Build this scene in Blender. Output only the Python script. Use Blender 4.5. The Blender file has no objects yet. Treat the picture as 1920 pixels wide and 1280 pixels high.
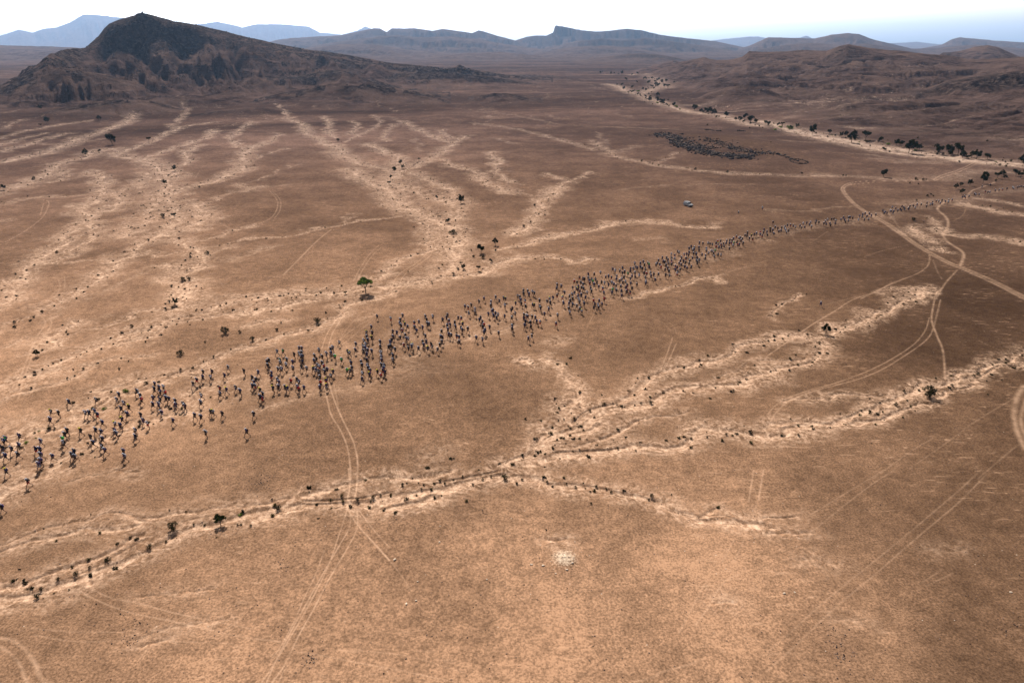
import bpy, bmesh, math, random, time
import numpy as np
from mathutils import Vector, Matrix
T0 = time.time()
sc = bpy.context.scene
col = sc.collection
R_ = math.radians

# ------------------------------------------------------------------ camera, sky, sun, exposure
CAM_H = 65.0
PITCH = R_(23.4)
FPX = 1280.0
HAZE_D = 0.000031
cam_d = bpy.data.cameras.new("camera"); cam_d.sensor_width = 36; cam_d.lens = 24
cam_d.clip_start = 1.0; cam_d.clip_end = 80000
cam = bpy.data.objects.new("camera", cam_d); col.objects.link(cam)
cam.location = (0, 0, CAM_H); cam.rotation_euler = (math.pi/2 - PITCH, 0, 0)
sc.camera = cam

SUN_EL, SUN_AZ = 42.0, -16.0       # degrees; azimuth measured clockwise from +Y
w = bpy.data.worlds.new("World"); sc.world = w; w.use_nodes = True
nt = w.node_tree; nt.nodes.clear()
sky = nt.nodes.new('ShaderNodeTexSky'); sky.sky_type = 'NISHITA'; sky.sun_disc = False
sky.sun_elevation = R_(SUN_EL); sky.sun_rotation = R_(SUN_AZ)
sky.altitude = 600; sky.air_density = 0.8; sky.dust_density = 10.0; sky.ozone_density = 1.0
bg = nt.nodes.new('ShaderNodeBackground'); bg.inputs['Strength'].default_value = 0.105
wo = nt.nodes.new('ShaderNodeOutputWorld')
hs = nt.nodes.new('ShaderNodeHueSaturation'); hs.inputs['Saturation'].default_value = .12; hs.inputs['Value'].default_value = 1.0
nt.links.new(sky.outputs[0], hs.inputs['Color'])
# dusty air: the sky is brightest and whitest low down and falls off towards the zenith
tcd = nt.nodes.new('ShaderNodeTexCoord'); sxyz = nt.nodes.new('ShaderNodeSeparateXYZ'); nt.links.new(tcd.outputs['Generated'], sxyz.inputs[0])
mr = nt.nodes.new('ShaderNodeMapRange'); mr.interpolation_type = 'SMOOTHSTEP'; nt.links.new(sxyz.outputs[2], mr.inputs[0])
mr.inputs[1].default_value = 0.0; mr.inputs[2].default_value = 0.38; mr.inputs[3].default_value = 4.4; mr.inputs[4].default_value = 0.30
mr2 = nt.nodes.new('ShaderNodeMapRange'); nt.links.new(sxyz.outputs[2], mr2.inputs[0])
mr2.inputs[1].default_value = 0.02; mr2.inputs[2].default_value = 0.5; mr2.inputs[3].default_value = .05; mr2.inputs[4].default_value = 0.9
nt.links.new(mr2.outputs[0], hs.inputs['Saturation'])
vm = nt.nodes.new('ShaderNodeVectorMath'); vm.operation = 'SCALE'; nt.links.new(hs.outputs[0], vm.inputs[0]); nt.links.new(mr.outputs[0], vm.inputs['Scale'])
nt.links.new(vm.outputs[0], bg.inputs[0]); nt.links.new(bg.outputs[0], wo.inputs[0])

sd = bpy.data.lights.new("sun", 'SUN'); sd.energy = 5.0; sd.angle = R_(0.5); sd.color = (1.0, 0.94, 0.85)
so = bpy.data.objects.new("sun", sd); col.objects.link(so)
sdir = Vector((math.sin(R_(SUN_AZ))*math.cos(R_(SUN_EL)), math.cos(R_(SUN_AZ))*math.cos(R_(SUN_EL)), math.sin(R_(SUN_EL))))
so.rotation_euler = sdir.to_track_quat('Z', 'Y').to_euler(); so.location = (0, 0, 300)
sc.view_settings.view_transform = 'Standard'; sc.view_settings.look = 'None'
sc.view_settings.exposure = 0.76; sc.view_settings.gamma = 1
sc.cycles.max_bounces = 4; sc.cycles.volume_bounces = 0; sc.cycles.diffuse_bounces = 2

# ------------------------------------------------------------------ helpers
def ray(px, py):
    u = (px-960)/FPX; v = (640-py)/FPX
    dx = u; dy = math.cos(PITCH)+v*math.sin(PITCH); dz = -math.sin(PITCH)+v*math.cos(PITCH)
    return math.atan2(dx, dy), dz/math.hypot(dx, dy)      # azimuth, tan(elevation)
def gp(px, py, z=0.0):
    a, t = ray(px, py)
    t = min(t, -0.002)
    r = (z-CAM_H)/t
    return r*math.sin(a), r*math.cos(a)
REG = {'R4': (0, 200, 3.556), 'R5': (480, 200, 3.556), 'R6': (960, 200, 3.556), 'R7': (1440, 200, 3.556),
       'Q1': (0, 540, 3.556), 'Q2': (480, 540, 3.556), 'Q3': (960, 540, 3.556), 'Q4': (1440, 540, 3.556),
       'P5': (0, 880, 3.2), 'P6': (480, 880, 3.2), 'P7': (960, 880, 3.2), 'P8': (1440, 880, 3.2),
       'M6': (1120, 110, 6.4), 'M7': (1400, 200, 6.4), 'M8': (1660, 220, 7.111), 'L': (1620, 330, 6.4),
       'A': (0, 740, 7.111), 'B': (150, 690, 7.111), 'C': (320, 660, 7.111), 'D': (490, 630, 8.533),
       'E': (610, 580, 8.533), 'F': (740, 550, 8.533), 'G': (880, 520, 8.533), 'H': (1020, 480, 8.533),
       'I': (1160, 440, 8.533), 'J': (1300, 400, 12.8), 'K': (1440, 370, 9.6), 'X': (0, 0, 1.0)}
def full(reg, x, y):
    ox, oy, s = REG[reg]; return ox+x/s, oy+y/s

def _hash(ix, iy, seed):
    n = (ix.astype(np.int64)*374761393 + iy.astype(np.int64)*668265263 + seed*2147483647) & 0xffffffff
    n = (n ^ (n >> 13)) * 1274126177 & 0xffffffff
    n = n ^ (n >> 16)
    return (n & 0xffff).astype(np.float32)/65535.0
def vnoise(x, y, seed=0):
    fx = np.floor(x); fy = np.floor(y)
    tx = (x-fx).astype(np.float32); ty = (y-fy).astype(np.float32)
    tx = tx*tx*(3-2*tx); ty = ty*ty*(3-2*ty)
    a = _hash(fx, fy, seed); b = _hash(fx+1, fy, seed); c = _hash(fx, fy+1, seed); d = _hash(fx+1, fy+1, seed)
    return (a+(b-a)*tx)*(1-ty)+(c+(d-c)*tx)*ty
def fbm(x, y, o=4, seed=0):
    s = 0; amp = 0.5; t = 0
    for i in range(o):
        s = s+amp*vnoise(x, y, seed+i*17); t += amp; amp *= .5
        x = x*2.03+11.7; y = y*2.03+5.1
    return s/t
def sst(x, a, b):
    t = np.clip((x-a)/(b-a), 0, 1); return t*t*(3-2*t)

# ------------------------------------------------------------------ terrain grid (polar, denser towards the valley floor)
azf = np.radians(np.linspace(-50, 50, 1501))
side = np.radians(50+130*(np.linspace(0, 1, 46)[1:])**1.7)
AZ = np.concatenate([-side[::-1], azf, side])
RR = [0.5, 4, 9, 15, 21, 27, 32, 37, 41, 45]
r = 45.0
while r < 25000:
    dr = min(r*r/68000.0, (.006 if r < 2500 else .007 if r < 9500 else .02)*r)
    r += dr; RR.append(r)
RR = np.array(RR)
NR, NC = len(RR), len(AZ)
SA, CA = np.sin(AZ), np.cos(AZ)
X = (RR[:, None]*SA[None, :]); Y = (RR[:, None]*CA[None, :])
R2 = np.broadcast_to(RR[:, None], X.shape)
print("grid", NR, NC, NR*NC, time.time()-T0)
# ------------------------------------------------------------------ traced layout: dry washes, channels, wheel tracks
# (region, half width m, strength, points)
WASH = """
R4 2.0 .7 0,655 100,625 250,600 450,600 620,590
R4 3.0 .8 0,210 150,165 350,120 600,95
R4 3.0 .8 0,265 120,220 300,175
R4 3.5 .9 0,305 150,265 250,230 400,185 470,175
R4 5.0 1. 0,370 150,340 300,305 430,260 560,200 700,155 850,90 900,60
R4 4.5 1. -60,590 100,535 250,480 350,440 400,380 560,335 620,300 750,280 800,300
R4 2.5 .7 0,145 130,100
R4 2.5 .6 0,55 180,35
R4 2.0 .6 180,240 430,250 700,215
R4 3.0 1. 800,300 850,290 980,250 1080,195 1170,150 1280,120 1420,100
R4 2.5 .8 1170,150 1130,110
R4 2.5 .9 1170,100 1240,40 1220,0
R4 5.5 1. 750,310 830,340 950,350 1050,400 1100,430 1180,470
R4 4.5 1. 1050,400 1100,500 1130,580 1150,680 1180,760 1150,800 1080,860 980,900
R4 3.0 1. 980,900 880,960 800,1020 700,1100 600,1160 500,1250
R4 3.0 1. 980,345 1100,300 1250,245 1400,205 1420,150
R4 3.0 1. 1180,470 1160,420 1230,380 1290,350 1220,320 1280,280 1330,255
R4 4.0 1. 1690,260 1640,300 1620,400 1540,450 1440,490 1300,525 1200,550
R4 2.5 1. 1640,300 1560,240 1550,190 1640,130 1680,90
R4 4.0 .9 1000,430 950,520 850,550 780,580 800,640 730,690 640,710
R4 3.5 1. 620,430 680,490 700,540 660,600 620,640 550,660 590,740 500,800 430,860 400,910 300,970 220,1050 120,1170 60,1270
R4 2.5 .9 640,740 650,850 560,920 450,990 330,1040 240,1060
R4 4.0 1. 1300,650 1360,700 1390,740 1330,790 1250,800
R4 2.0 .8 1600,560 1450,600 1350,640 1300,650
R4 3.0 1. 1200,880 1280,940 1300,990 1310,1050 1230,1130 1230,1200 1250,1280
R4 2.5 1. 1130,1050 1130,1130 1180,1230
R4 1.2 .75 300,1050 500,1025 740,1020 900,1000 1100,970 1280,960 1400,930 1700,880
R4 4.0 .8 870,810 820,870 850,800 960,770 980,700 1000,650 1050,620 1100,560
R4 1.5 .8 1250,890 1350,880 1450,860 1540,825 1700,790
R4 5.0 .7 1000,560 1050,700 1000,760
R4 3.0 .8 400,380 350,400 460,470 330,500
R4 2.0 .6 660,840 820,790 900,700
R4 1.5 .6 1400,980 1500,940 1600,925
R4 1.5 .5 1380,1060 1600,1000 1707,980
R4 1.5 .5 650,1260 1000,1080
R4 1.5 .5 0,770 70,740
R4 3.0 .8 1630,520 1640,550 1707,540
R5 1.3 1. 140,0 210,70
R5 4.0 1. 210,70 310,120 340,180 450,230 520,265 560,300
R5 7.0 .85 520,300 600,340 700,380 800,400 900,420
R5 2.5 1. 460,60 490,120 480,170 540,210
R5 2.2 .9 630,90 670,120 640,170 650,190
R5 2.0 .8 600,235 700,190 800,130 830,90 780,50
R5 2.2 .8 930,110 850,190 880,220 800,240
R5 3.2 .9 970,95 1050,140 1150,185 1280,235 1320,240
R5 2.2 .9 1230,150 1240,185 1330,215
R5 3.5 .9 1410,195 1340,230 1250,290 1180,340 1080,380 1020,410 940,440
R5 3.5 1. 750,250 830,295 950,340 970,370
R5 5.0 1. 640,420 700,470 800,520 870,560 930,620 980,670 1080,710 1200,750 1280,800
R5 5.0 1. 960,380 940,440 880,530 920,600
R5 5.0 .85 900,500 1000,540 1100,580 1200,600 1300,640
R5 4.0 .8 1040,440 1150,490 1250,530 1300,570 1330,650 1330,750
R5 5.5 1. 1260,780 1310,900 1280,1000 1290,1090
R5 4.0 .8 1340,800 1400,900
R5 3.0 .9 1240,350 1330,400 1450,430 1500,490 1600,540 1707,575
R5 2.5 .9 1550,300 1600,370 1620,450 1707,510
R5 1.3 .8 0,885 200,860 400,820 560,790 800,750 1040,720
R5 1.5 .6 0,970 100,940
R5 1.2 .7 560,790 640,730
R5 3.0 1. 0,1270 200,1255 400,1240 640,1225 800,1200 1000,1180 1200,1150 1350,1130 1480,1110 1600,1050 1707,1000
R5 2.0 .9 760,1140 850,1100 950,1030 1100,970 1140,940 1140,830 1080,740
R5 2.5 .8 0,265 100,230 170,175
R5 1.5 .8 0,345 100,305 220,275
R5 1.5 .6 0,500 100,450 250,390
R5 1.5 .5 0,550 250,520
R5 3.0 .6 1430,110 1707,150
R5 2.5 .6 1600,210 1707,245
R5 5.0 .5 1000,480 1150,700
R5 2.0 .5 1060,210 1100,300
R5 4.0 .4 850,60 980,100
R6 3.0 1. 0,850 80,800 140,770 180,700 190,640 230,600 330,530 380,505
R6 1.8 .9 205,445 290,475 370,505
R6 1.8 .9 380,505 450,480 510,450 500,430
R6 2.0 1. 0,945 100,915 250,865 400,845 550,810 700,770 930,765 1100,785 1250,805 1320,810
R6 1.5 .6 1320,790 1400,780
R6 1.8 .9 0,1015 200,1010 400,1020 560,1000
R6 3.0 .7 0,150 100,165 250,200 400,240 560,290
R6 3.5 .75 520,220 600,260 690,330 850,365 1000,395 1200,420 1450,440 1707,455
R6 1.8 .7 960,370 1040,340 1100,310
R6 2.5 .5 700,300 850,260
R6 1.2 .9 820,1260 1000,1215 1150,1190 1250,1170 1330,1140
R6 1.5 .6 0,540 100,590 150,610
R6 1.0 .45 720,550 1000,525 1300,515 1600,515
R6 2.5 .5 0,60 300,120 700,140 1100,160
R6 2.0 .5 560,170 620,230
R6 2.0 .4 1300,60 1707,150
R6 2.0 .5 850,890 1000,880
R7 14.0 1.2 -30,105 200,160 400,205 600,250 800,285 1000,315 1200,345 1400,375 1707,395
R7 9.0 1.2 0,115 200,170 400,220 600,262 800,300 1000,330 1200,350 1400,380 1707,405
M6 13.0 1.1 1920,810 1600,735 1400,685 1200,640 900,580 780,550
M6 16.0 .95 800,555 720,520 620,500 500,440 400,400 330,370 270,340 120,310
M6 22.0 .85 560,420 600,380 700,350 750,300 700,260 600,220 400,198 200,190 0,185
M6 22.0 .7 700,300 820,350 780,250
M6 9.0 .6 830,290 920,280
M6 5.0 .6 1000,560 1300,560 1500,530 1700,510 1920,490
M6 5.0 .6 1350,620 1920,630
M7 6.0 1.2 1200,270 1350,285 1500,295
M7 4.0 .8 980,205 1150,180 1110,90 1180,50 1330,0
M7 3.0 .7 560,130 700,90 880,60 900,20
M7 4.0 .6 460,170 620,150
M7 5.0 .5 700,380 1000,410
M7 5.0 .45 500,420 900,420
M7 3.5 .5 1300,570 1600,600 1900,650
M8 6.0 1.2 1580,365 1849,380
M8 4.0 .6 0,205 400,235 900,280 1200,295
M8 3.0 .6 700,120 860,200 880,240
M8 3.0 .6 880,150 860,220
M8 5.0 .5 100,600 700,600
R7 3.0 1. 950,800 1000,840 1080,880
R7 2.0 1. 1140,930 1230,970
R7 3.0 .9 1300,640 1500,690 1707,720
R7 2.0 .8 1400,610 1600,640 1707,660
R7 2.0 .8 1060,740 1150,830 1280,860 1450,870 1707,905
R7 5.0 .5 900,650 1000,640 1300,610
R7 7.0 .5 1000,460 1200,480 1400,430 1707,450
R7 4.0 .6 0,455 300,460 600,470 1000,485
R7 1.5 .5 0,700 300,690 560,660
R7 1.2 .8 0,895 50,900
R7 2.2 1. 860,1280 960,1240 1075,1210
R7 3.0 .5 700,350 950,375 1200,375
Q1 3.0 .9 1707,60 1500,80 1350,150 1250,175 1100,225 950,270 800,330 650,400 500,450 350,530 150,610 0,660
Q1 2.0 .8 1707,130 1500,175 1300,200 1100,260 1000,310 800,370
Q1 1.6 .9 1707,385 1560,430 1400,490 1230,560 1000,630 860,690
Q1 2.0 .8 1290,590 1100,560 900,610 750,650 600,730 450,790
Q1 1.3 .7 1000,450 700,500 550,560 400,620 250,650 80,710 0,750
Q1 1.2 .6 820,460 600,520
Q1 2.0 1. 500,210 420,260 370,320 300,380 250,420
Q1 2.0 .9 40,120 90,0
Q1 2.5 1. 400,100 440,50 560,0
Q1 1.4 .7 60,250 200,200 280,160 400,110
Q1 3.5 .9 1250,0 1200,60 1170,120 1130,150
Q1 1.8 .8 1130,150 950,150 850,210 700,250
Q1 2.5 .8 300,1240 400,1150 600,1060 900,930 1000,870 1200,820 1300,700 1450,620
Q1 1.0 .5 1707,650 1300,760 1000,870
Q1 3.5 .5 0,940 150,900 400,930 250,960
Q1 2.0 .9 750,700 600,800 450,900 250,960 100,1090
Q1 2.5 .6 760,760 620,900 400,990
Q1 1.5 .6 0,390 150,350
Q1 1.4 .6 0,1270 200,1200
Q1 1.2 .6 760,1210 940,1220
Q1 2.0 .6 620,260 400,330 200,370
Q2 3.0 .9 0,75 150,60 330,30 500,10
Q2 2.5 .9 0,150 200,110 350,80
Q2 2.0 .8 0,230 150,200
Q2 1.6 .9 0,385 200,310 400,260 520,200 610,115 700,75 850,35 960,5
Q2 3.5 .4 300,680 700,640 1100,500
Q2 1.5 .6 1050,450 1300,370 1500,310 1707,260
Q2 1.5 .5 0,790 300,710 460,660
Q2 1.0 .5 840,150 700,190
Q2 2.5 .5 1110,1110 1200,1100
Q3 1.3 1. 290,460 350,540 400,630 430,700 430,790
Q3 1.0 .9 290,460 350,470 370,510
Q3 2.0 .95 140,1110 220,1000 330,900 450,850 560,800 700,740 800,670 900,590 1000,560 1130,530 1220,500 1350,470 1450,450 1550,400 1707,360
Q3 2.2 1. 150,1100 300,1000 450,900 600,820 750,780 870,760 960,730 1100,690 1300,670 1470,650 1550,600 1650,560 1707,570
Q3 1.5 .8 500,840 640,770
Q3 2.0 1. 0,1180 150,1110 330,1010 430,960 560,900
Q3 2.4 1. 230,950 300,870 350,800 400,740
Q3 2.0 1. 200,1150 350,1110 500,1100 700,1080 900,1060 1050,1050 1150,1000 1300,960 1450,940 1550,960 1707,980
Q3 1.3 .8 650,1000 720,960 830,890
Q3 1.3 .6 860,880 1000,860 1200,850
Q3 1.6 1. 90,480 160,500
Q3 1.5 .6 290,380 340,350
Q3 2.6 .8 380,960 250,1050 100,1180
Q3 1.5 .6 1360,600 1440,560
Q3 1.2 .6 1450,560 1640,500
Q3 1.0 .6 450,1050 600,1010
Q4 2.0 1. 0,350 100,330 200,310 300,330 330,400 300,450 240,490 130,530 0,570
Q4 1.8 1. 430,260 550,250 700,200 800,150 850,100 950,50 1070,0
Q4 1.3 .9 300,310 400,310 550,260
Q4 .9 .9 0,190 100,120 260,40
Q4 1.2 .7 0,500 200,450
Q4 1.6 1. 0,985 150,970 300,920 420,890 520,850 650,820 800,790 900,740 1000,700 1100,650 1250,600 1400,590 1500,550 1600,470 1707,440
Q4 1.2 .9 500,890 700,900 850,870 1000,780 1150,720 1300,640 1500,590 1650,500
Q4 1.2 .7 150,760 300,720 500,710 700,720 850,740
Q4 1.6 .8 690,870 800,820
Q4 2.0 .7 1550,450 1707,420
Q4 1.6 .7 0,940 150,920 300,900
P5 1.8 1. 0,785 200,750 400,690 550,620 700,570 850,500 1000,400 1100,350 1300,300 1500,250 1792,230
P5 1.2 .8 0,720 200,650 400,590 600,500 750,400 850,360
P5 1.5 .75 0,500 200,440 400,400 600,370 850,290 800,270
P5 1.2 .6 0,450 300,350 500,330 700,270 1000,250 1200,215 1500,200 1700,180
P5 .8 .8 430,680 470,710
P5 2.0 .9 0,180 100,110 200,60
P5 .9 .5 430,70 560,50 700,0
P5 1.1 .45 850,1000 1000,960 1350,860
P5 1.1 .5 850,1070 1000,1010
P5 1.0 .45 900,740 1300,700
P6 1.5 1. 0,270 250,220 400,200 560,190 700,200 800,205 950,190 1080,160
P6 1.4 .85 250,160 400,110 600,60 800,40 1000,25 1200,0
P6 1.9 1. 560,195 700,175 900,140 1000,125 1200,100 1400,60 1500,50
P6 1.2 1. 540,215 575,190
P7 1.5 1. 0,60 150,55 260,80 400,100 520,120 650,140 800,160 900,200 1000,240 1150,270 1250,290 1400,320 1536,340
P7 1.2 .7 1050,240 1250,240
P7 1.2 .7 200,400 300,400
P7 1.0 .5 1200,800 1380,800
P8 1.0 .6 0,300 180,270
P8 1.2 .7 0,350 60,350
P8 1.2 .6 0,380 250,380
P8 1.5 .45 200,540 400,560
P8 1.2 .4 950,500 1150,460
P8 1.2 .4 450,890 600,900
"""
# incised channels: narrow beds with small banks, bank shadow painted dark (half width m)
CHAN = """
P5 1.0 1. 0,760 150,735 300,695 450,635 600,565 750,475 900,395 1050,325 1200,280 1400,250 1600,215 1792,195
P6 .9 1. 0,215 300,185 500,170 700,150 900,110 1100,70 1300,40 1500,0
Q3 .7 1. 150,1110 350,1085 560,1075 750,1060
Q3 .5 .8 700,760 500,810 350,920 240,1000 150,1110 0,1170
P7 .4 .6 550,140 700,160 850,200 1000,250 1100,270 1270,270 1400,320
Q1 1.0 .9 1707,355 1550,405 1450,455 1350,495 1200,555 1000,615 880,690 800,755 700,825 600,865 480,935 350,1015 200,1085 0,1165
Q2 .9 .9 0,370 200,295 400,240 520,185 600,105 700,65 850,25 1000,-10
Q1 .6 .7 1600,90 1350,160 1100,230 800,340 600,440
Q1 .6 .7 0,760 200,690 400,600
R5 .9 .8 700,1235 900,1200 1200,1160 1350,1140 1480,1115
Q4 .5 .8 1100,655 1250,620 1400,605 1540,530
Q4 .5 .7 880,800 1000,720 1070,700
R4 1.2 .8 830,980 900,935 990,890
"""
# single wheel tracks / footpaths (half width m, strength)
TRK = """
Q2 .22 .9 440,400 470,310 540,200 610,110
Q2 .22 .9 480,400 510,300 570,200 630,90
Q2 .24 .9 450,620 470,720 500,840 560,940 610,1060 628,1200 628,1290
Q2 .24 .9 485,630 520,740 580,880 640,1000 670,1100 678,1200 670,1290
Q2 .15 .4 440,400 445,500 450,620
Q2 .15 .4 480,400 480,500 485,630
Q2 .15 .5 520,740 555,830 520,640
P6 .22 1. 555,-10 562,100 545,190 560,250 620,340 720,450 800,540
P6 .22 .9 610,-10 600,130 575,190
P6 .14 .4 800,540 880,640 930,720
P6 .16 .7 610,230 700,350 800,460
P6 .18 .7 545,240 500,380 430,580 340,760 240,940 120,1140 30,1280
P6 .18 .8 565,230 560,340 500,450 400,620 300,800 200,980 110,1160 60,1280
P6 .18 .8 605,230 605,350 540,480 450,630 350,820 250,1000 180,1150 90,1280
P6 .16 .6 410,480 350,640 290,760 230,900 150,1050 100,1120
P6 .14 .35 500,240 460,350
P6 .16 .5 240,1130 180,1180 130,1280
P6 .16 .45 230,1085 400,1110 600,1150 830,1190 1000,1225 1200,1270
P6 .14 .35 560,1075 900,1110 1250,1210
P5 .18 .6 480,730 620,800 800,860 1000,900 1200,945 1450,1000 1680,1025
P5 .18 .55 510,680 640,760 850,805 1050,860 1250,900 1500,950
P5 .15 .45 190,950 400,970 740,975
P5 .15 .4 200,990 450,1030 800,1025 1400,1040
P5 .40 .7 0,1010 80,1025 150,1080 210,1160 240,1240 280,1290
P5 .30 .6 0,1060 70,1110 120,1170 165,1290
P5 .20 .5 210,1210 260,1250 330,1290
P7 .2 .5 1100,930 1180,820 1230,730 1290,660 1380,620
P7 .2 .35 1000,980 1150,700 1170,720
P7 .18 .35 1260,560 1300,480 1340,410
P7 .22 .6 1420,190 1450,0
P7 .22 .7 1480,180 1510,0
P7 .25 .4 730,1270 850,1240 900,1210 1050,1170 1150,1130
P7 .2 .3 1330,560 1420,350 1470,200
P8 .2 0.33 0,1090 150,960 350,780 600,580 760,450 950,290 1150,120 1280,0
P8 .2 0.36 0,1200 200,1020 400,830 640,630 800,490 950,360 1150,190 1310,30
P8 .2 0.33 160,330 400,180 600,60 700,0
P8 .2 0.33 280,360 450,220 620,90 760,0
P8 .2 0.21 900,690 1050,600
P8 .2 0.21 950,700 1110,620
P8 .2 0.18 400,200 600,250 800,240
Q4 .35 .8 1165,0 1120,40 1100,130 1090,200 1100,250 1130,330 1160,400 1175,500 1180,610
Q4 .25 .55 1075,200 1050,280 980,370 850,460 700,540 550,600 400,650 250,690 120,740 40,790 0,840
Q4 .25 .6 1150,80 1120,200 1090,300 1030,370 900,460 750,550 600,610 450,650 300,690 150,750 60,820 0,920
Q4 .3 .7 0,450 100,380 300,240 450,150 560,80 700,30 800,-20 850,-45
Q4 .2 .4 380,110 500,80 620,50
R7 .35 0.56 620,1280 850,1170 1000,1110 1070,1050 1075,980 1050,950
Q4 .8 .7 1707,650 1660,730 1640,830 1650,930 1690,1030 1720,1080
Q4 .6 .6 1720,740 1695,830 1685,900 1720,1000
Q4 .2 .3 950,1200 1150,1060 1400,880 1700,700
Q4 .2 .3 700,1270 950,1090 1100,1000
Q4 .2 .3 1400,1270 1600,1100 1707,1020
Q4 .2 .3 1400,350 1550,420 1707,500
R7 .55 0.80 1370,380 1250,430 1150,460 1100,488
R7 .55 0.72 1385,388 1260,440 1165,470 1120,492
R7 .5 0.80 1120,492 1090,492 900,497 700,495 560,505 490,540 520,600 580,660 660,715 800,795 1000,935 1200,1045 1300,1085 1500,1175 1720,1290
R7 .5 0.80 700,505 560,518 508,545 538,600 600,660 680,712 815,786 1015,925 1215,1035 1315,1075 1515,1160 1720,1265
R7 .9 0.44 560,512 500,543 530,600 590,660 670,714 808,790 1008,930 1208,1040 1308,1080 1508,1168 1720,1278
R7 .7 0.64 1510,505 1400,545 1360,560 1310,610
R7 .8 0.80 1180,630 1130,680 1190,740 1200,800 1165,850 1200,900 1290,960 1305,1000 1280,1060
R7 .4 0.56 1260,1090 1180,1180 1120,1280
R7 .3 0.32 820,680 850,770 880,810
R7 .3 0.32 790,690 870,800
R7 .3 0.32 1100,1020 1130,1100 1160,1150
R7 .3 0.24 160,850 180,890 300,960
R7 .3 0.24 400,830 280,910
R7 .3 0.32 640,1000 760,960 930,920
R7 .3 0.28 1330,650 1300,720 1240,760
Q1 .3 .7 100,140 200,160 280,190 300,240 260,300 220,380 190,450 150,550 100,680
Q1 .3 .7 140,130 250,165 330,200 340,240 300,310 240,400 200,490 160,590 120,740
Q1 .3 .6 0,440 100,410 220,380
Q1 .2 .4 0,420 100,395 220,370
Q1 .2 .45 300,240 180,310 60,390
Q1 .2 .4 380,10 300,80 180,110
R4 .35 .6 250,625 320,630 320,670 280,740 180,820 60,890 0,920
R4 .35 .5 290,650 270,720
R4 .3 .5 390,1150 400,1200 370,1260
R4 .3 .5 430,1130 430,1210
R4 .3 .35 870,350 800,400 700,420
R4 .35 .4 1400,750 1500,790 1550,830
R4 .3 .35 1300,480 1330,430
R5 .35 .6 90,560 140,620 140,680 100,740 20,780
R5 .35 .5 110,565 160,620 160,690 120,745
R5 .5 .6 180,1120 300,1000 400,900 500,820
R5 .25 .5 650,1160 690,1080 750,990 820,920
R5 .25 .5 675,1160 710,1085 775,990 840,930
R5 .3 .65 1230,855 1150,900 1140,970 1070,1040 960,1110 910,1190 905,1270
R5 .3 .65 1250,865 1180,905 1170,980 1100,1040 1000,1110 950,1190 930,1270
R5 .25 .4 1140,1060 1155,1120
R5 .25 .4 1165,1060 1185,1120
R5 .3 .5 90,1130 300,1150 400,1180 430,1220
R5 .3 .4 440,1210 550,1150
R5 .3 .4 1430,620 1425,650
R5 .3 .4 1450,615 1445,645
R5 .3 .4 740,515 750,530 700,550 500,600
R5 .3 .45 1430,655 1707,625
Q2 .2 .6 560,340 650,270 780,195
Q2 .2 .5 570,375 670,300 780,210
Q2 .2 .3 560,340 450,400
Q2 .2 .4 930,20 850,130
Q2 .18 .35 700,170 640,230 570,320
Q2 .2 .4 760,70 770,110 690,170
Q3 .2 .6 640,105 900,45 1060,5
Q3 .2 .5 640,90 900,30 1000,5
Q3 .25 .6 1070,330 1040,420 990,550
Q3 .25 .6 1095,370 1060,450 1030,520
Q3 .2 .3 700,140 850,170 1000,230 1060,290
Q3 .2 .3 740,130 900,170 1060,240 1100,310
Q3 .2 .3 480,300 540,180 570,120
R6 .25 .4 1330,1140 1500,1080 1707,1020
R6 .25 .35 1400,1110 1600,1060 1707,1050
"""
DARK = """
Q3 .35 .8 950,40 1030,110 1080,165
Q3 .3 .8 1180,240 1250,270 1350,385
Q3 .25 .5 830,375 900,440 950,540
Q3 .2 .6 1350,160 1440,360 1480,500
Q3 .2 .4 1300,0 1380,200 1440,400
Q3 .2 .4 1200,180 1350,140 1470,60
P7 .2 .5 750,800 830,690 920,610 1020,580
P7 .2 .5 820,830 870,750 920,680 1030,590
P7 .2 .4 650,980 700,890 740,830
P7 .2 .4 760,1000 950,900
P7 .25 .5 380,1260 500,1170 640,1080
P8 .5 .5 1100,860 1220,1020
"""
TONE = [(100,1200,.60),(400,1200,.68),(700,1200,.78),(1000,1200,.86),(1300,1200,.80),(1600,1200,.62),(1850,1200,.38),
(100,1050,.58),(400,1050,.62),(700,1050,.74),(1000,1050,.84),(1300,1050,.82),(1600,1050,.58),(1850,1050,.38),
(200,930,.68),(500,880,.62),(800,850,.58),(900,790,.5),(800,700,.5),(1100,950,.72),(1300,900,.6),(1600,880,.46),(1850,900,.32),
(1200,700,.5),(1400,780,.52),(1000,700,.54),(300,800,.8),(100,700,.8),(500,620,.68),(800,600,.62),(1200,620,.5),(1500,570,.33),
(1700,620,.24),(1800,550,.20),(1700,470,.23),(1880,640,.19),(1600,440,.27),(1400,560,.42),(1000,480,.52),(1200,500,.48),
(1100,400,.40),(1300,380,.36),(1500,370,.35),(1450,310,.28),(100,450,.54),(300,300,.42),(600,420,.46),(600,300,.42),(820,300,.42),
(150,260,.27),(400,480,.56),(620,500,.56),(200,560,.66),(1000,300,.36),(1200,300,.35),(700,200,.27),(1000,210,.28),(100,200,.24),
(1500,230,.25),(1800,250,.2),(1600,180,.17),(1150,150,.24),(960,1500,.85),(0,1500,.6),(1920,1500,.5),(1300,250,.3),(1860,420,.3),(1000,120,.24)]
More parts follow.
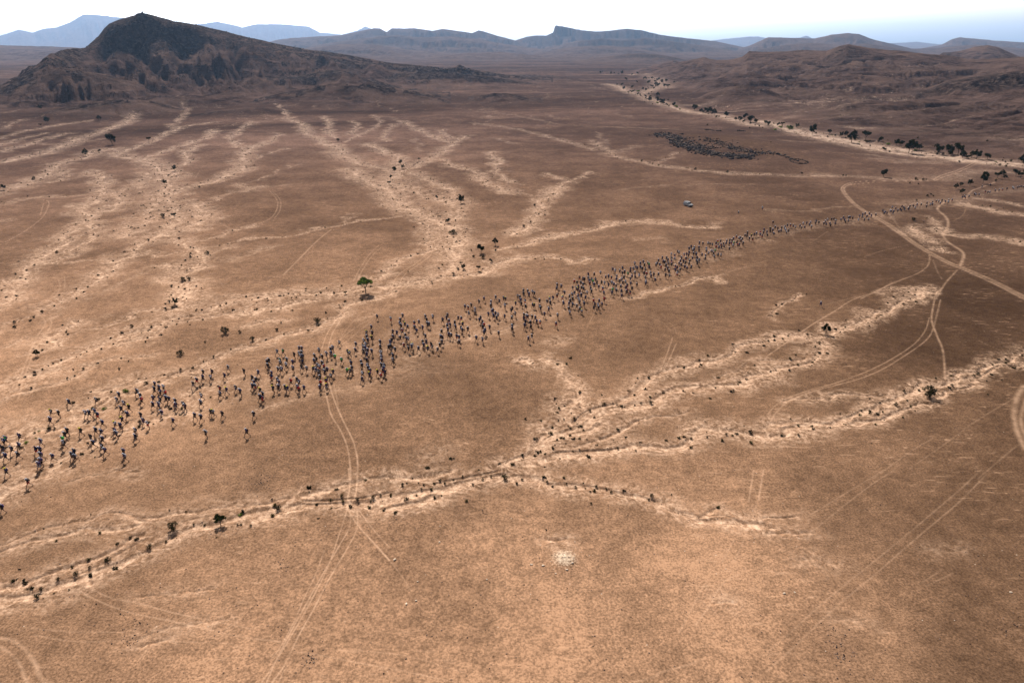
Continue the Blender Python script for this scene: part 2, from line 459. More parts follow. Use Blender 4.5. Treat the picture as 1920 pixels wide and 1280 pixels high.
# ------------------------------------------------------------------ traced positions: heads of the runners (Y G R B = bright garment seen)
RUN = """
X 1,945
A 905,62 665,190Y 768,208 655,305 60,560G 35,590 15,680 245,520 240,640 220,760 140,690 55,780 530,590 465,700 520,700 530,770 535,850 500,900 685,785 885,450 850,500 820,555G 835,620 1062,450Y 975,730 945,770 985,790 65,980Y 355,1115
B 205,395 60,565 110,570 185,540 220,595 285,690 195,795 130,885 160,960 270,820 285,915 275,1000 320,1060 455,705Y 450,800 475,835 550,650Y 530,745 575,440 535,510 640,490Y 620,580 510,320 480,390 750,280 795,340 810,395R 985,180 980,250 1045,230 1105,225 1060,290 1130,300R 965,365 960,450 1055,400 1040,460 1140,370 1175,375 1080,565 800,595 835,670 893,710 730,800 725,875 570,1075 580,1140
C 50,620 60,680 160,665 185,700 20,880 425,235 420,300 545,235 525,300 340,345 290,400 400,550 390,640 310,815 395,835 525,760 555,760Y 680,790 650,455R 650,520 735,475Y 860,445 920,495 710,285 757,175 972,230 1160,240 1080,320 1130,345 1105,380 1080,420B 1120,420 1185,475Y 1185,570 1100,795 1005,1025 460,1045
D 15,885 10,960R 245,215 340,215G 290,355G 400,350 300,395 260,490 318,500 390,430 115,360 85,390 100,440 155,560 155,620 520,265 495,380 500,480 600,160 640,165 600,250 640,230 655,300 625,290 635,460 720,485 655,370 250,670 275,705 180,805Y 270,780 375,790 410,800Y 465,690R 560,665 595,700 590,810R 570,770 675,795 845,280 875,340 840,360 920,195 970,300 965,390 900,440 925,460 995,455R 1010,540 825,490Y 870,515 910,530 935,620 940,710R 935,780
E 15,690 80,610 115,590 85,670 150,730G 255,775G 220,495 25,930 120,965Y 80,1030 10,1110Y 15,1190Y 485,530 475,615 355,640 380,665Y 410,830 345,945G 390,950Y 420,910 825,80 730,255 745,345 740,430Y 655,340Y 660,410 610,470 675,460 640,530 600,560 640,590 605,640 675,620 660,690 740,640 660,775 570,810 585,860 675,865 690,910 715,940 705,1000Y 585,1075 590,990 1045,125 875,495 875,570 885,660 890,730 900,780 890,850 940,870B 935,910B 915,950 950,970 885,1020R 830,960Y 1075,330 1080,400 1060,465 1035,500B 1010,580 1045,560 1075,710 1080,780
F 125,325 85,400 80,450B 100,485 160,465Y 205,500 30,605 85,675 120,570R 170,645 185,690 215,690 145,800R 220,850 280,785Y 270,820 5,865 310,450 315,510 350,560B 385,425 445,520 490,340 510,390 548,465 525,460 610,350 490,655 445,745 500,740 460,790 580,790 595,820 530,850Y 380,850 750,580 730,660 755,670 755,740 720,795 682,865 765,400 845,315 830,360 870,415 885,470 840,500 850,550 865,630 905,640 960,445 970,500 1015,365 1065,370 1085,460Y 1060,520 1080,560 992,660 1030,670 1030,740 1170,540 1125,180 1175,200 1185,290
G 30,415 90,480 90,550 155,360 235,310 345,370 345,430 420,295 480,350 550,305 580,310Y 570,425 305,560 380,500 385,575B 360,510 420,545 460,570 435,620 565,590 180,620 160,650 205,680 235,725R 215,760 250,820 235,850 325,770 470,860 110,935 210,960 775,275 810,295 825,340B 830,390 865,190 870,240 935,195 955,245 1010,205 1040,230 890,355 900,440 740,385Y 670,495 690,470 735,550 680,620 685,750 685,800 1125,350 1125,435 1140,470 1015,410 1040,415Y 875,570 915,595 935,600 900,680 875,630 885,740 980,700 985,760 1005,600 1055,620 1080,670B 1130,690 1000,910 945,950
H 10,900 90,655Y 50,700 100,720 75,830 145,640 210,610 210,445 205,490 278,460 330,560 295,640Y 310,730 220,920 195,1055 410,620 460,660 420,690 400,740 460,750 400,820 415,870 525,770 575,820 605,850Y 485,385R 530,400 570,325 625,340 650,350 590,400 625,430 550,460 520,500 545,510Y 575,540 600,480 635,490 460,480 490,560 450,590 545,620 555,660 600,600 570,700 690,560 665,640 645,740 710,270 710,320 725,370 765,345 785,380G 825,345 850,390 805,430 735,410 745,490 760,540 805,265 905,240 880,460 940,500B 960,560 795,690R 815,740 800,800 885,690 865,750 875,800 930,740 965,665R 920,400 970,405 990,310 1035,305 1080,320 1100,190 1140,215 1035,435 1085,400 1120,430B 1155,450 1100,510G 1090,560 1160,520 1165,300 1160,350
I 65,510 20,560 100,570 150,595G 60,590 85,660 50,680 20,720 70,740 110,730 35,800 140,780 195,750 190,520 235,520 190,560 260,440 275,490 300,510 265,590 215,640 190,680 265,650 330,630 350,440 395,410 415,460 350,500 380,520 430,530 410,590 450,600R 470,430 490,450G 490,500 510,590 430,660 520,640 440,720 435,750 565,615 585,700 640,610 295,770 215,830 185,900 120,820 140,860R 125,890 45,870 50,950 600,460 640,385 620,430 660,450 700,350 680,490R 715,410 740,420 770,350 790,380 760,470 745,540 800,430 790,510 810,560 755,620 815,630 845,290 845,350 850,400 900,310 900,360 850,450 945,250 970,265 910,480 940,500 910,540 950,560 985,540 935,600 1010,350 990,400 970,440 1000,460 1050,300 1040,400 1070,430 1060,490 1095,510 1090,290 1130,200 1165,170 1215,190 1130,260 1120,300 1190,220 1200,280 1245,290 1185,350 1080,360 1140,400 1130,440 1165,490 1255,350 1250,390 1260,430
J 150,680 235,690 360,690 405,700 460,710 550,690 590,640R 655,640 600,700Y 730,690 670,720 550,770R 620,790 680,790 740,750 805,640 790,690 880,610 930,620 970,580 870,690 920,680 1040,530 1100,560 1135,560 1185,580 1150,620 1050,660 980,680G 960,730 1110,720 1200,680 1070,720R 30,790 20,840 140,790 140,860 75,930 215,960 320,810B 320,860 430,870 470,870 530,860G 370,920 490,930 300,980 290,1050 510,1000 600,960 665,970 95,1040 150,1080 100,1140 870,820 1245,500 1305,440 1290,520 1350,570 1400,500Y 1430,590 1470,480 1520,460 1610,430R 1610,480 1705,360 1690,430 1660,510 1770,420 1850,330Y 1850,400 1910,370 1780,490
X 1385,396 1430,388 1540,565
K 45,540 95,430 90,570 135,520 180,540 110,630 200,590 250,530 240,580 310,500 320,560 355,480 340,600 375,580 410,480 460,490 500,510 300,530 580,490 640,450 610,520 665,510 700,440 770,430 750,470 790,500 870,410 920,430 860,440 1040,410 1010,450 1080,380 1050,460 1120,450 1130,480 1150,370 1190,370 1225,400 1215,450 1320,380 1365,345 1385,380 1400,420 1455,340 1480,340 1450,400 1530,350 1655,310 1635,380 1700,330 1710,290 1755,265 1785,320 1830,270 1865,310 1815,370 1740,380
L 145,450 230,405 260,420 280,430 245,430 320,400 345,360 330,410 360,410 350,430 385,375 410,400 440,380 460,350 480,365 450,400 490,380 535,375 555,350 540,380 595,345 620,365 640,330 690,330 760,310 755,350 800,330 825,305 825,330 870,290 900,290 920,310 940,280 980,290 1020,280 1015,300 1060,275 1185,240 1210,230 1220,245 1265,230 1330,205 1345,210 1385,210 1460,175 1490,180 1515,180 1580,160 1625,155 1665,150 1720,140 1790,125 1800,135 1845,125 1865,120 1890,115 1915,120 1420,115 1520,95
"""
# plants: base point and width (in the same units); t tree, b bush, g bright low bush
PLANTS = """
M6 35,185,20t 165,190,18t 295,195,35t 415,205,18t 480,205,25t 565,220,28t 345,265,30t 475,295,18t 730,265,40t 615,305,40t 825,275,28t 775,300,30t 705,335,35t 845,360,45t 805,345,25t 920,285,20t 295,330,30t 315,380,30t 235,320,18t 370,425,22t 415,360,30t 430,410,30t 545,385,22t 655,360,28t 490,397,45g 615,430,25b 625,520,40t 635,475,25t 725,460,35t 715,505,40t 775,550,60t 720,532,35g 850,510,22t 915,580,35t 565,525,15b 660,550,15b 945,580,45g 990,612,30g 1165,625,65t 1240,650,35t 1305,660,50t 1350,665,50t 1405,680,45t 1425,715,22t 1545,705,50t 1660,745,28t 1710,750,50t 1755,770,30t 1765,735,45t 1830,760,55t 1318,805,15b 1830,840,18b 690,300,30t 740,330,25t 800,300,25b 640,330,20b 665,240,18b 510,430,14b 455,437,14b 530,455,12b 650,405,16b 605,350,14b
M7 40,190,55t 105,205,40t 150,238,25b 262,220,30t 375,240,30t 425,235,12t 340,282,48g 410,252,50g 520,268,85g 35,258,20b 190,258,18b 785,340,70t 830,325,25b 970,370,25b 925,325,15b 1025,347,20g 1183,365,40t 1255,435,70t 1425,400,105t 1440,425,60b 1480,475,22b 1350,428,22g 1330,382,15b 1580,422,30b 1700,450,45g 1797,465,50t 1862,472,40t 1648,540,40t 1712,548,28b 1640,845,60t 660,805,28b 1155,832,24b 1190,832,20b 290,435,15b 1725,335,10b 600,325,12b 1140,380,10b 1780,510,10b 1810,540,10b 60,435,10b
M8 310,480,110t 400,442,50g 715,495,75t 850,490,90t 830,478,50t 970,495,95t 1025,540,55t 1155,530,60t 1215,557,72t 985,602,32b 435,278,24b 1352,328,20t 1672,592,36b 1830,655,80t 1525,645,32b 1605,660,32b 1470,596,28g 1740,785,70t 1800,812,55t 1490,815,60t 1550,790,50t 1595,825,35t 1470,855,35b 1300,885,70t 1335,800,50t 935,955,40t 1005,920,40t 1125,912,44t 1012,1022,50t 400,833,40b 430,838,20b 505,838,35b 543,838,20b 325,885,24b 437,895,26b 560,1055,32b 605,1030,26b 638,1055,24b 415,1118,26b 1400,1195,26b 1850,760,30t 545,495,16b 480,480,10b 155,455,12b 1350,625,10b 1410,632,10b 1465,625,12b 1660,655,12b 1575,548,12b 1575,1220,14b
L 592,535,48b
R4 750,255,55t 315,115,25t 268,22,18t 650,30,20t 272,135,15t 995,235,22t 570,330,25t 663,305,15t 225,487,25b 28,555,22t 1165,430,22t 1100,520,22t 1083,497,12b 1103,543,12b 1088,737,32b 1162,742,28t 1330,540,16b 380,975,20b 625,857,12b 1383,982,28b 1270,1005,20b 1220,1162,35b 1263,1157,30b 1145,1200,20b 1270,940,14b 1195,882,18b 105,1120,14b 990,895,22b 1403,993,10b 320,455,12b 185,525,10b 185,600,9b
R5 547,235,18t 963,387,22t 980,414,20t 925,437,26t 898,482,16t 888,522,22t 1055,577,18b 1207,617,16t 1088,362,18t 1365,645,40t 1278,777,34t 1312,845,62b 1597,925,35t 1500,975,50t 1515,1012,30b 1598,960,20b 1565,1037,22t 1450,1002,24b 1483,1092,28t 1383,1085,28t 1345,1087,26b 1317,1122,26b 732,1240,105t 597,1250,25t 1277,872,14b 1330,762,14b 520,1245,18b 1435,960,14b 573,320,10b 1107,720,10b 1182,735,10b 903,1062,10b 1015,1103,12b 1232,1130,10b 1660,842,12b 1405,817,10b
R6 152,662,22b 180,720,15b 77,802,22b 125,772,18b 865,367,18b 938,384,12b 978,394,12b 1222,420,20b 1435,440,18b 1303,125,12b 690,330,9b 195,643,9b 35,937,10b
Q1 1500,303,62b 1685,350,36b 1205,445,50b 250,455,30t 1170,112,34t 1130,97,22b 1148,132,18b 1600,299,24b 1370,362,20b 840,690,45g 283,164,22b 98,234,22b 103,264,20b 228,197,16b 1425,460,18b 1205,547,20b 810,472,16b 795,542,20b 975,640,30b 557,542,20b 450,604,16b 880,259,26b 175,1032,30g 695,808,30g 365,937,16b 260,955,16g 1540,410,14b 1358,490,12b 240,1000,14g
Q2 410,230,52b 140,284,26b 168,234,14b 555,115,12b 520,36,14b 560,125,10b
Q3 922,770,34b 860,772,20b 520,822,20b 415,877,20b 345,877,16b 910,602,22b 1195,1007,24b 1430,980,22b 1300,997,18b 705,1074,20b 825,1085,16b 1590,967,34b 450,1080,16b 500,1010,14b 395,835,14b 245,970,16b 375,925,14b
Q4 385,308,48t 1072,725,85b 1400,579,24b 850,782,26b 905,690,20b 622,820,16b 203,984,20b 480,840,12b 1225,652,20b 1465,712,12b 980,820,10b
P5 1040,362,65b 1325,335,65t 650,548,38b 1670,238,40b 1443,274,28g 458,635,28b 155,688,26b 435,590,20b 898,470,34b 250,724,24b 785,412,20b 225,770,34b 1505,340,18b 1425,334,14b 998,434,18b 350,660,20b 1633,180,14b 540,592,20b 1017,245,12b 1117,255,12b 262,356,10b 545,272,10b 415,722,12b 325,742,10b
P6 608,188,30b 705,174,30b 690,192,20b 515,162,24b 880,97,24b 1070,90,22b 1105,72,24b 1133,87,20b 1495,60,52b 1300,94,22b 1360,64,20b 993,122,16b 810,152,16b 748,157,18b 1565,85,16b 905,84,14b 1185,67,16b 1240,42,14b 1410,47,16b 975,82,12b 940,55,12b 1320,812,10b
P7 28,87,20b 60,64,22b 210,79,18b 380,114,24b 505,107,22b 565,120,16b 595,139,22b 470,134,16b 475,207,20b 820,184,18b 838,164,30b 327,88,14b 957,153,12b 1120,293,10b
"""
def parse(txt):
    out = []
    for ln in txt.strip().splitlines():
        p = ln.split()
        pts = [tuple(float(v) for v in q.split(',')) for q in p[3:]]
        wp = []
        for q in pts:
            fx, fy = full(p[0], *q)
            wp.append(gp(fx, fy))
        out.append((float(p[1]), float(p[2]), wp))
    return out
def smooth_line(pts, step=None):
    P = [np.array(p) for p in pts]
    if len(P) < 3: return [tuple(p) for p in P]
    P = [2*P[0]-P[1]]+P+[2*P[-1]-P[-2]]
    out = []
    for i in range(1, len(P)-2):
        for k in range(4):
            t = k/4
            a, b, c, d = P[i-1], P[i], P[i+1], P[i+2]
            out.append(tuple(.5*((2*b)+(c-a)*t+(2*a-5*b+4*c-d)*t*t+(3*b-a-3*c+d)*t**3)))
    out.append(tuple(P[-2]))
    return out
def paint(lines, warp=None, minpx=0.0, edge=0.35):
    F = np.zeros(X.shape, np.float32)
    for hw, s, pts in lines:
        sp = smooth_line(pts)
        for (x0, y0), (x1, y1) in zip(sp[:-1], sp[1:]):
            rm = math.hypot((x0+x1)/2, (y0+y1)/2)
            W = hw; st = s
            if minpx:
                need = max(minpx*rm*.0012, minpx*.0)
                if W < need: st = s*(W/need)**.6; W = need
            m = W*1.3+(warp[2] if warp else 0)*min(1.5, max(.4, rm/150))
            r0 = math.hypot(x0, y0); r1 = math.hypot(x1, y1)
            seglen = math.hypot(x1-x0, y1-y0)
            # perpendicular foot may be closer than both ends
            rmin = min(r0, r1)-m-seglen**2/(8*max(rm, 1)); rmax = max(r0, r1)+m
            a0 = math.atan2(x0, y0); a1 = math.atan2(x1, y1); da = m/max(rmin, 10)
            i0 = np.searchsorted(RR, rmin); i1 = np.searchsorted(RR, rmax)
            j0 = np.searchsorted(AZ, min(a0, a1)-da); j1 = np.searchsorted(AZ, max(a0, a1)+da)
            if i1 <= i0 or j1 <= j0: continue
            xs = X[i0:i1, j0:j1]; ys = Y[i0:i1, j0:j1]
            if warp:
                k = min(1.5, max(.4, rm/150))
                xs = xs+warp[0][i0:i1, j0:j1]*k; ys = ys+warp[1][i0:i1, j0:j1]*k
            dx = x1-x0; dy = y1-y0; L = dx*dx+dy*dy+1e-9
            t = np.clip(((xs-x0)*dx+(ys-y0)*dy)/L, 0, 1)
            d = np.hypot(xs-(x0+t*dx), ys-(y0+t*dy))
            v = st*np.clip((1.15-d/W)/(1.15-edge), 0, 1)
            np.maximum(F[i0:i1, j0:j1], v, out=F[i0:i1, j0:j1])
    return F
wx = (fbm(X/7, Y/7, 4, 3)-.5)*7.0; wy = (fbm(X/7+40, Y/7, 4, 9)-.5)*7.0
WL = parse(WASH)
def crowd_line():
    P = []
    for ln in RUN.strip().splitlines():
        q = ln.split()
        for t in q[1:]:
            x, y = (float(v) for v in t.rstrip('YGRB').split(',')); fx, fy = full(q[0], x, y); P.append((fx, fy+9*(fy/700)**1.2))
    P = [p for p in P if not (p[0] > 1370 and abs(p[1]-(545-(p[0]-1100)*.27)) > 60)]
    out = []
    for b0 in range(0, 1900, 70):
        ys = sorted(p[1] for p in P if b0 <= p[0] < b0+70)
        if ys: out.append((b0+35, ys[len(ys)//2], ys[int(len(ys)*.15)], ys[int(len(ys)*.85)]))
    return out
CL = crowd_line()
WL += [(3.2, .42, [gp(a, b) for a, b, c_, d_ in CL]), (1.8, .36, [gp(a, c_*.6+b*.4) for a, b, c_, d_ in CL]), (1.8, .40, [gp(a, d_*.7+b*.3) for a, b, c_, d_ in CL])]
SAND = paint([(hw*(.74 if hw < 12 else .95), s_, p) for hw, s_, p in WL], (wx, wy, 4.5), edge=-0.1)
HALO = paint([(min(hw*2.3+.5, hw+7), min(s_, 1.), p) for hw, s_, p in WL], (wx*1.3, wy*1.3, 6.5), edge=-0.4)
n1 = fbm(X/2.6, Y/2.6, 3, 21)
SANDW = SAND.copy()
CHN = paint([(hw*.5, s_, p) for hw, s_, p in parse(CHAN)], (wx*.3, wy*.3, 2.5), minpx=.7, edge=.0)*np.clip(fbm(X/5, Y/5, 3, 33)*3.2-.9, .1, 1)
TRACK = paint([(hw*.8, s_, p) for hw, s_, p in parse(TRK)], None, minpx=.5, edge=.1)
DARKL = paint(parse(DARK), None, minpx=.9, edge=.3)
print("painted", time.time()-T0)
# tone of the gravel (dark desert varnish; far streaks paint in ridge shading)
def tone_field():
    q = [ray(a, b) for a, b, v in TONE]
    ta = np.array([math.radians(0)+p[0] for p in q]); tr = np.array([math.log(-CAM_H/min(p[1], -.02)) for p in q]); tv = np.array([v for a, b, v in TONE])
    gi = np.linspace(math.log(40), math.log(1700), 120); ga = np.radians(np.linspace(-60, 60, 160))
    d2 = ((ga[None, :, None]-ta)**2)*1.2+((gi[:, None, None]-tr)**2)*.55
    wgt = 1/(d2+.0035)**1.6
    G = (wgt*tv).sum(-1)/wgt.sum(-1)
    lr = np.clip((np.log(np.maximum(RR, 1))-gi[0])/(gi[-1]-gi[0])*119, 0, 118.999)
    aa = np.clip((AZ-ga[0])/(ga[-1]-ga[0])*159, 0, 158.999)
    i = lr.astype(int)[:, None]; j = aa.astype(int)[None, :]; fi = (lr % 1)[:, None]; fj = (aa % 1)[None, :]
    return (G[i, j]*(1-fi)*(1-fj)+G[i+1, j]*fi*(1-fj)+G[i, j+1]*(1-fi)*fj+G[i+1, j+1]*fi*fj).astype(np.float32)
TONEF = tone_field()
big = fbm(X/45, Y/45, 4, 51)
TONEF = TONEF*(1+.5*(big-.5))
farn = fbm((X+.35*Y)/380+wx*.01, (Y-.25*X)/75, 4, 77)
TONEF = TONEF*(1+sst(R2, 260, 800)*1.5*(farn-.5))  # far streaks vary the tone to stand in for shading on soft ridges

# ---------------- relief
def interp(xs_px, vals):
    a = [p for p in xs_px]
    return np.interp(AZ, a, vals)
HILL = np.zeros(X.shape, np.float32); HID = np.zeros(X.shape, np.int8)
CRE = np.zeros(X.shape, np.float32); VAL = np.zeros(X.shape, np.float32); ROCK = np.zeros(X.shape, np.float32)
w1 = fbm(X/260, Y/260, 4, 5)-.5
w2 = fbm(X/60, Y/60, 4, 6)-.5
def layer(hid, crest, rc, rf, rb, pw=1.6, cliff=None, gul=.22, lam=70., jit=60., rockc=0., fine=.05, gdir=None):
    """a ridge: crest line (seen outline), distances of crest / front foot / back foot, rounded or cliffed profile"""
    global HILL, HID, VAL, ROCK, CRE
    ra = [ray(*c) for c in crest]
    az_i = [q[0] for q in ra]; te_i = [q[1] for q in ra]
    def along(v):
        if isinstance(v, (int, float)): return np.full(NC, float(v))
        return np.interp(AZ, [ray(x, 120)[0] for x, _ in v], [q for _, q in v])
    RC = along(rc); RF = along(rf); RB = along(rb)
    te = np.interp(AZ, az_i, te_i)
    HC = np.maximum(CAM_H+RC*te, 0)
    span = (AZ > az_i[0]-.25) & (AZ < az_i[-1]+.25)
    HC = HC*sst(AZ, az_i[0]-.03, az_i[0])*(1-sst(AZ, az_i[-1], az_i[-1]+.03))
    js = np.where(HC > .3)[0]
    if len(js) == 0: return
    j0, j1 = js[0], js[-1]+1
    i0 = np.searchsorted(RR, RF[j0:j1].min()-200); i1 = np.searchsorted(RR, RB[j0:j1].max()+200)
    sl = (slice(i0, i1), slice(j0, j1))
    r = R2[sl]; rcn = RC[None, j0:j1]; rfn = RF[None, j0:j1]; rbn = RB[None, j0:j1]
    hc = HC[None, j0:j1]
    env = np.clip(1-np.abs(r-rcn)/(.35*(rcn-rfn)), 0, 1)           # keep the crest where it is seen
    rw = r+(w1[sl]*jit*2+w2[sl]*jit*.7)*(1-env)
    t = np.clip((rw-rfn)/(rcn-rfn), 0, 1); tb = np.clip((rbn-rw)/(rbn-rcn), 0, 1)
    if cliff is not None:
        cs = np.interp(AZ, [ray(x, 60)[0] for x, _ in cliff], [q for _, q in cliff])[None, j0:j1]
        tc = .80+.10*(fbm(X[sl]/45, Y[sl]/400, 3, 15)-.5)
        tal = (t/tc)**1.35
        low = np.clip(tal, 0, 1)*(1-.36)
        top = .64+.36*sst(t, tc, tc+.04)
        pc = np.where(t < tc, low, top)
        P = (t**pw)*(1-cs)+pc*cs
        ROCK[sl] = np.maximum(ROCK[sl], cs*sst(t, tc-.16, tc)*(1-sst(t, .97, 1.0))*.9)
    else:
        P = t**pw
    P = np.minimum(P, tb**1.3)
    # gullies running down the slope
    u = AZ[None, j0:j1]*rcn/lam+w1[sl]*2.2+w2[sl]*.5
    vv = r/(lam*7)
    if gdir is not None:
        gx, gy = gdir; gn = math.hypot(gx, gy); gx /= gn; gy /= gn
        u = (-X[sl]*gy+Y[sl]*gx)/lam+w1[sl]*2.0+w2[sl]*.45; vv = (X[sl]*gx+Y[sl]*gy)/(lam*8)
    g1 = 1-np.abs(2*vnoise(u, vv, 31+hid)-1)
    g2 = 1-np.abs(2*vnoise(u*2.7+3, vv*2.2, 47+hid)-1)
    slope_zone = np.sin(np.pi*np.clip(t, 0, 1)**.8)**.8*(1-.6*sst(t, .72, .85))
    cut = gul*(g1**3)*slope_zone+gul*.45*(g2**3)*slope_zone
    bumps = (fbm(X[sl]/(lam*.45), Y[sl]/(lam*.45), 5, 61)-.5)*fine*3*slope_zone
    h = hc*np.maximum(P*(1-cut)+bumps*np.clip(P*3, 0, 1), 0)
    v = (g1**(4 if gdir is not None else 6))*slope_zone*(t < .85)
    upd = h > HILL[sl]
    HILL[sl] = np.where(upd, h, HILL[sl]); HID[sl] = np.where(upd & (h > 1.2), hid, HID[sl])
    VAL[sl] = np.where(upd, v, VAL[sl]); CRE[sl] = np.where(upd, sst(env, .15, .7), CRE[sl])
    if rockc:
        ROCK[sl] = np.where(upd, np.maximum(ROCK[sl], rockc*sst(t, .62, .9)*(fbm(X[sl]/14, Y[sl]/14, 3, 4) > .40)), ROCK[sl])
# far pale range
layer(5, [(-300,80),(-100,76),(0,66),(35,54),(60,60),(80,53),(105,50),(130,40),(155,25),(165,24),(215,29),(250,32),(300,40),(340,46),(380,42),(408,38),(430,43),(455,50),(475,44),(500,43),(540,44),(580,49),(600,60),(640,64),(670,56),(685,47),(697,53),(720,60),(760,75),(930,66),(955,74),(1000,80),(1330,76),(1380,70),(1420,67),(1450,73),(1500,70),(1512,66),(1530,74),(1600,84),(1690,80),(1720,78),(1760,83),(1900,84),(2300,80)],
      18500, 14500, 22500, pw=1.5, gul=.3, lam=1100, jit=300)
layer(4, [(1680,100),(1765,84),(1785,74),(1800,70),(1830,73),(1860,76),(1910,79),(2050,88),(2300,90)], 9500, 7500, 12000, gul=.3, lam=400, jit=200, cliff=[(1680,0),(1790,.5),(2000,.3)])
# middle ranges
layer(4, [(480,84),(530,73),(600,68),(640,66),(665,61),(700,53),(712,53),(725,60),(735,53),(780,53),(810,58),(830,54),(850,57),(885,62),(897,57),(910,60),(940,69),(965,76),(1010,84)], 7000, 4800, 9000, pw=1.5, gul=.42, lam=330, jit=220, cliff=[(480,.2),(700,.5),(900,.6)], fine=.1)
layer(4, [(940,84),(965,76),(985,70),(1000,67),(1025,67),(1037,62),(1041,48.5),(1055,50),(1090,57),(1120,60),(1150,57),(1175,54),(1200,57),(1240,66),(1280,71),(1340,77),(1400,90),(1450,104)], 7400, 5000, 9200, pw=1.4, gul=.42, lam=330, jit=200, cliff=[(940,.2),(1040,1),(1100,.8),(1250,.8),(1400,.3)], fine=.1)
layer(4, [(1380,94),(1405,86),(1440,70),(1480,71),(1530,72),(1560,65),(1590,62),(1610,64),(1640,75),(1700,89),(1750,104)], 6800, 4600, 8600, gul=.32, lam=300, jit=200, cliff=[(1400,.4),(1600,.2)], fine=.1)
layer(4, [(500,96),(560,92),(640,82),(700,84),(760,92),(830,98),(900,108),(960,114)], 4600, 3200, 5800, gul=.35, lam=190, jit=150, fine=.12)
layer(4, [(960,112),(1010,100),(1060,90),(1130,85),(1180,89),(1240,98),(1300,106)], 4700, 3200, 5900, gul=.35, lam=190, jit=150, cliff=[(960,0),(1100,.5),(1250,.3)], fine=.1)
layer(3, [(-400,88),(-100,85),(0,85),(60,86),(150,91),(250,98)], 5200, 3600, 7000, gul=.2, lam=200, jit=150)
layer(3, [(1236,119),(1252,115),(1262,113),(1272,115),(1286,121)], 2050, 1900, 2250, gul=.1, lam=50, jit=20)
layer(4, [(560,92),(620,80),(680,72),(740,66),(790,70),(850,68),(900,74),(960,84),(1010,92)], 5600, 4200, 7000, gul=.4, lam=240, jit=180, cliff=[(560,.3),(740,.6),(960,.2)], fine=.1)
layer(4, [(1020,92),(1080,78),(1130,72),(1165,76),(1210,72),(1260,78),(1330,88),(1400,100)], 5700, 4300, 7000, gul=.4, lam=240, jit=180, cliff=[(1020,.2),(1130,.9),(1260,.8),(1400,.2)], fine=.1)
layer(4, [(820,106),(880,100),(940,98),(1000,104),(1050,110)], 3900, 3100, 4700, gul=.3, lam=120, jit=90, fine=.1)
layer(4, [(1100,112),(1160,103),(1210,100),(1250,106),(1290,114)], 3300, 2700, 4000, gul=.3, lam=120, jit=90, cliff=[(1100,.2),(1200,.7)], fine=.1)
layer(4, [(1430,92),(1470,84),(1520,80),(1570,84),(1620,82),(1680,90),(1740,104)], 5200, 4000, 6500, gul=.4, lam=220, jit=150, cliff=[(1430,.7),(1560,.3),(1700,.6)], fine=.1)
layer(4, [(1640,104),(1700,92),(1760,90),(1830,84),(1900,90),(2000,98)], 6800, 5300, 8200, gul=.4, lam=260, jit=150, cliff=[(1640,.7),(1800,.4)], fine=.1)
# right hill country
layer(3, [(1750,110),(1768,98),(1800,97),(1830,88),(1852,84),(1875,89),(1915,107)], 2700, 2200, 3200, gul=.2, lam=90, jit=50, cliff=[(1755,.6),(1790,.6),(1810,0)])
layer(2, [(1220,128),(1270,118),(1300,110),(1320,106),(1345,112),(1370,112),(1392,107),(1405,96),(1430,97),(1480,96),(1550,95),(1572,87),(1590,82),(1610,86),(1650,93),(1700,98),(1750,103),(1830,112),(1870,110),(1920,107),(2050,102),(2400,98)],
      [(1220,1900),(1400,1750),(1800,1650),(2100,1500)], [(1220,1450),(1300,1100),(1400,800),(1500,670),(1600,580),(1800,510),(2200,440)], 2600,
      pw=1.1, gul=.60, lam=62, jit=50, cliff=[(1220,.15),(1300,.2),(1520,.2),(1580,.6),(1620,.5),(1680,.2),(2000,.2)], fine=.07, gdir=(360,140))
layer(2, [(1330,152),(1360,142),(1400,136),(1440,142),(1500,158)], 1150, 1000, 1330, gul=.2, lam=60, jit=40, fine=.08)
layer(2, [(1500,160),(1540,146),(1600,140),(1660,143),(1720,158)], 1150, 960, 1300, gul=.25, lam=60, jit=40, fine=.08)
layer(2, [(1340,172),(1370,163),(1400,160),(1440,167),(1470,178)], 960, 880, 1050, gul=.2, lam=40, jit=20, fine=.05)
layer(2, [(1680,190),(1720,170),(1780,150),(1850,140),(1940,128),(2100,120)], 1100, 760, 1500, gul=.25, lam=70, jit=60, fine=.09, cliff=[(1680,.2),(1720,.6),(1900,.8)])
# left massif and the hummocks before it
layer(1, [(-300,170),(-60,166),(0,163),(40,142),(70,122),(95,98),(110,93),(135,90),(160,88),(185,70),(196,56),(205,48),(230,38),(253,31),(257,27.5),(268,27),(285,31),(330,42),(380,50),(420,58),(460,68),(500,78),(560,90),(640,101),(720,116),(800,124),(880,129),(950,141),(1040,153)],
      [(-100,1150),(90,1180),(130,1300),(200,1500),(400,1520),(900,1450)], [(-100,820),(100,860),(300,840),(450,880),(550,950),(700,1150),(900,1250)], [(-100,1500),(200,2100),(900,1700)],
      pw=1.25, gul=.50, lam=80, jit=70, cliff=[(150,.1),(190,.6),(205,1),(330,1),(365,.7),(400,.15),(700,.1),(780,.9),(880,.9),(930,0)], fine=.12, rockc=.8)
layer(1, [(40,160),(80,140),(110,125),(150,130),(200,140),(260,155),(310,174)], 1040, 850, 1300, gul=.3, lam=35, jit=40, cliff=[(60,.2),(120,.4),(300,.1)], fine=.2, rockc=.5)
layer(1, [(380,170),(450,150),(520,140),(560,138),(600,129),(640,128),(690,143),(760,166)], 1180, 980, 1380, gul=.4, lam=40, jit=40, fine=.08, rockc=.85, cliff=[(560,.2),(600,.6),(660,.4),(700,0)])
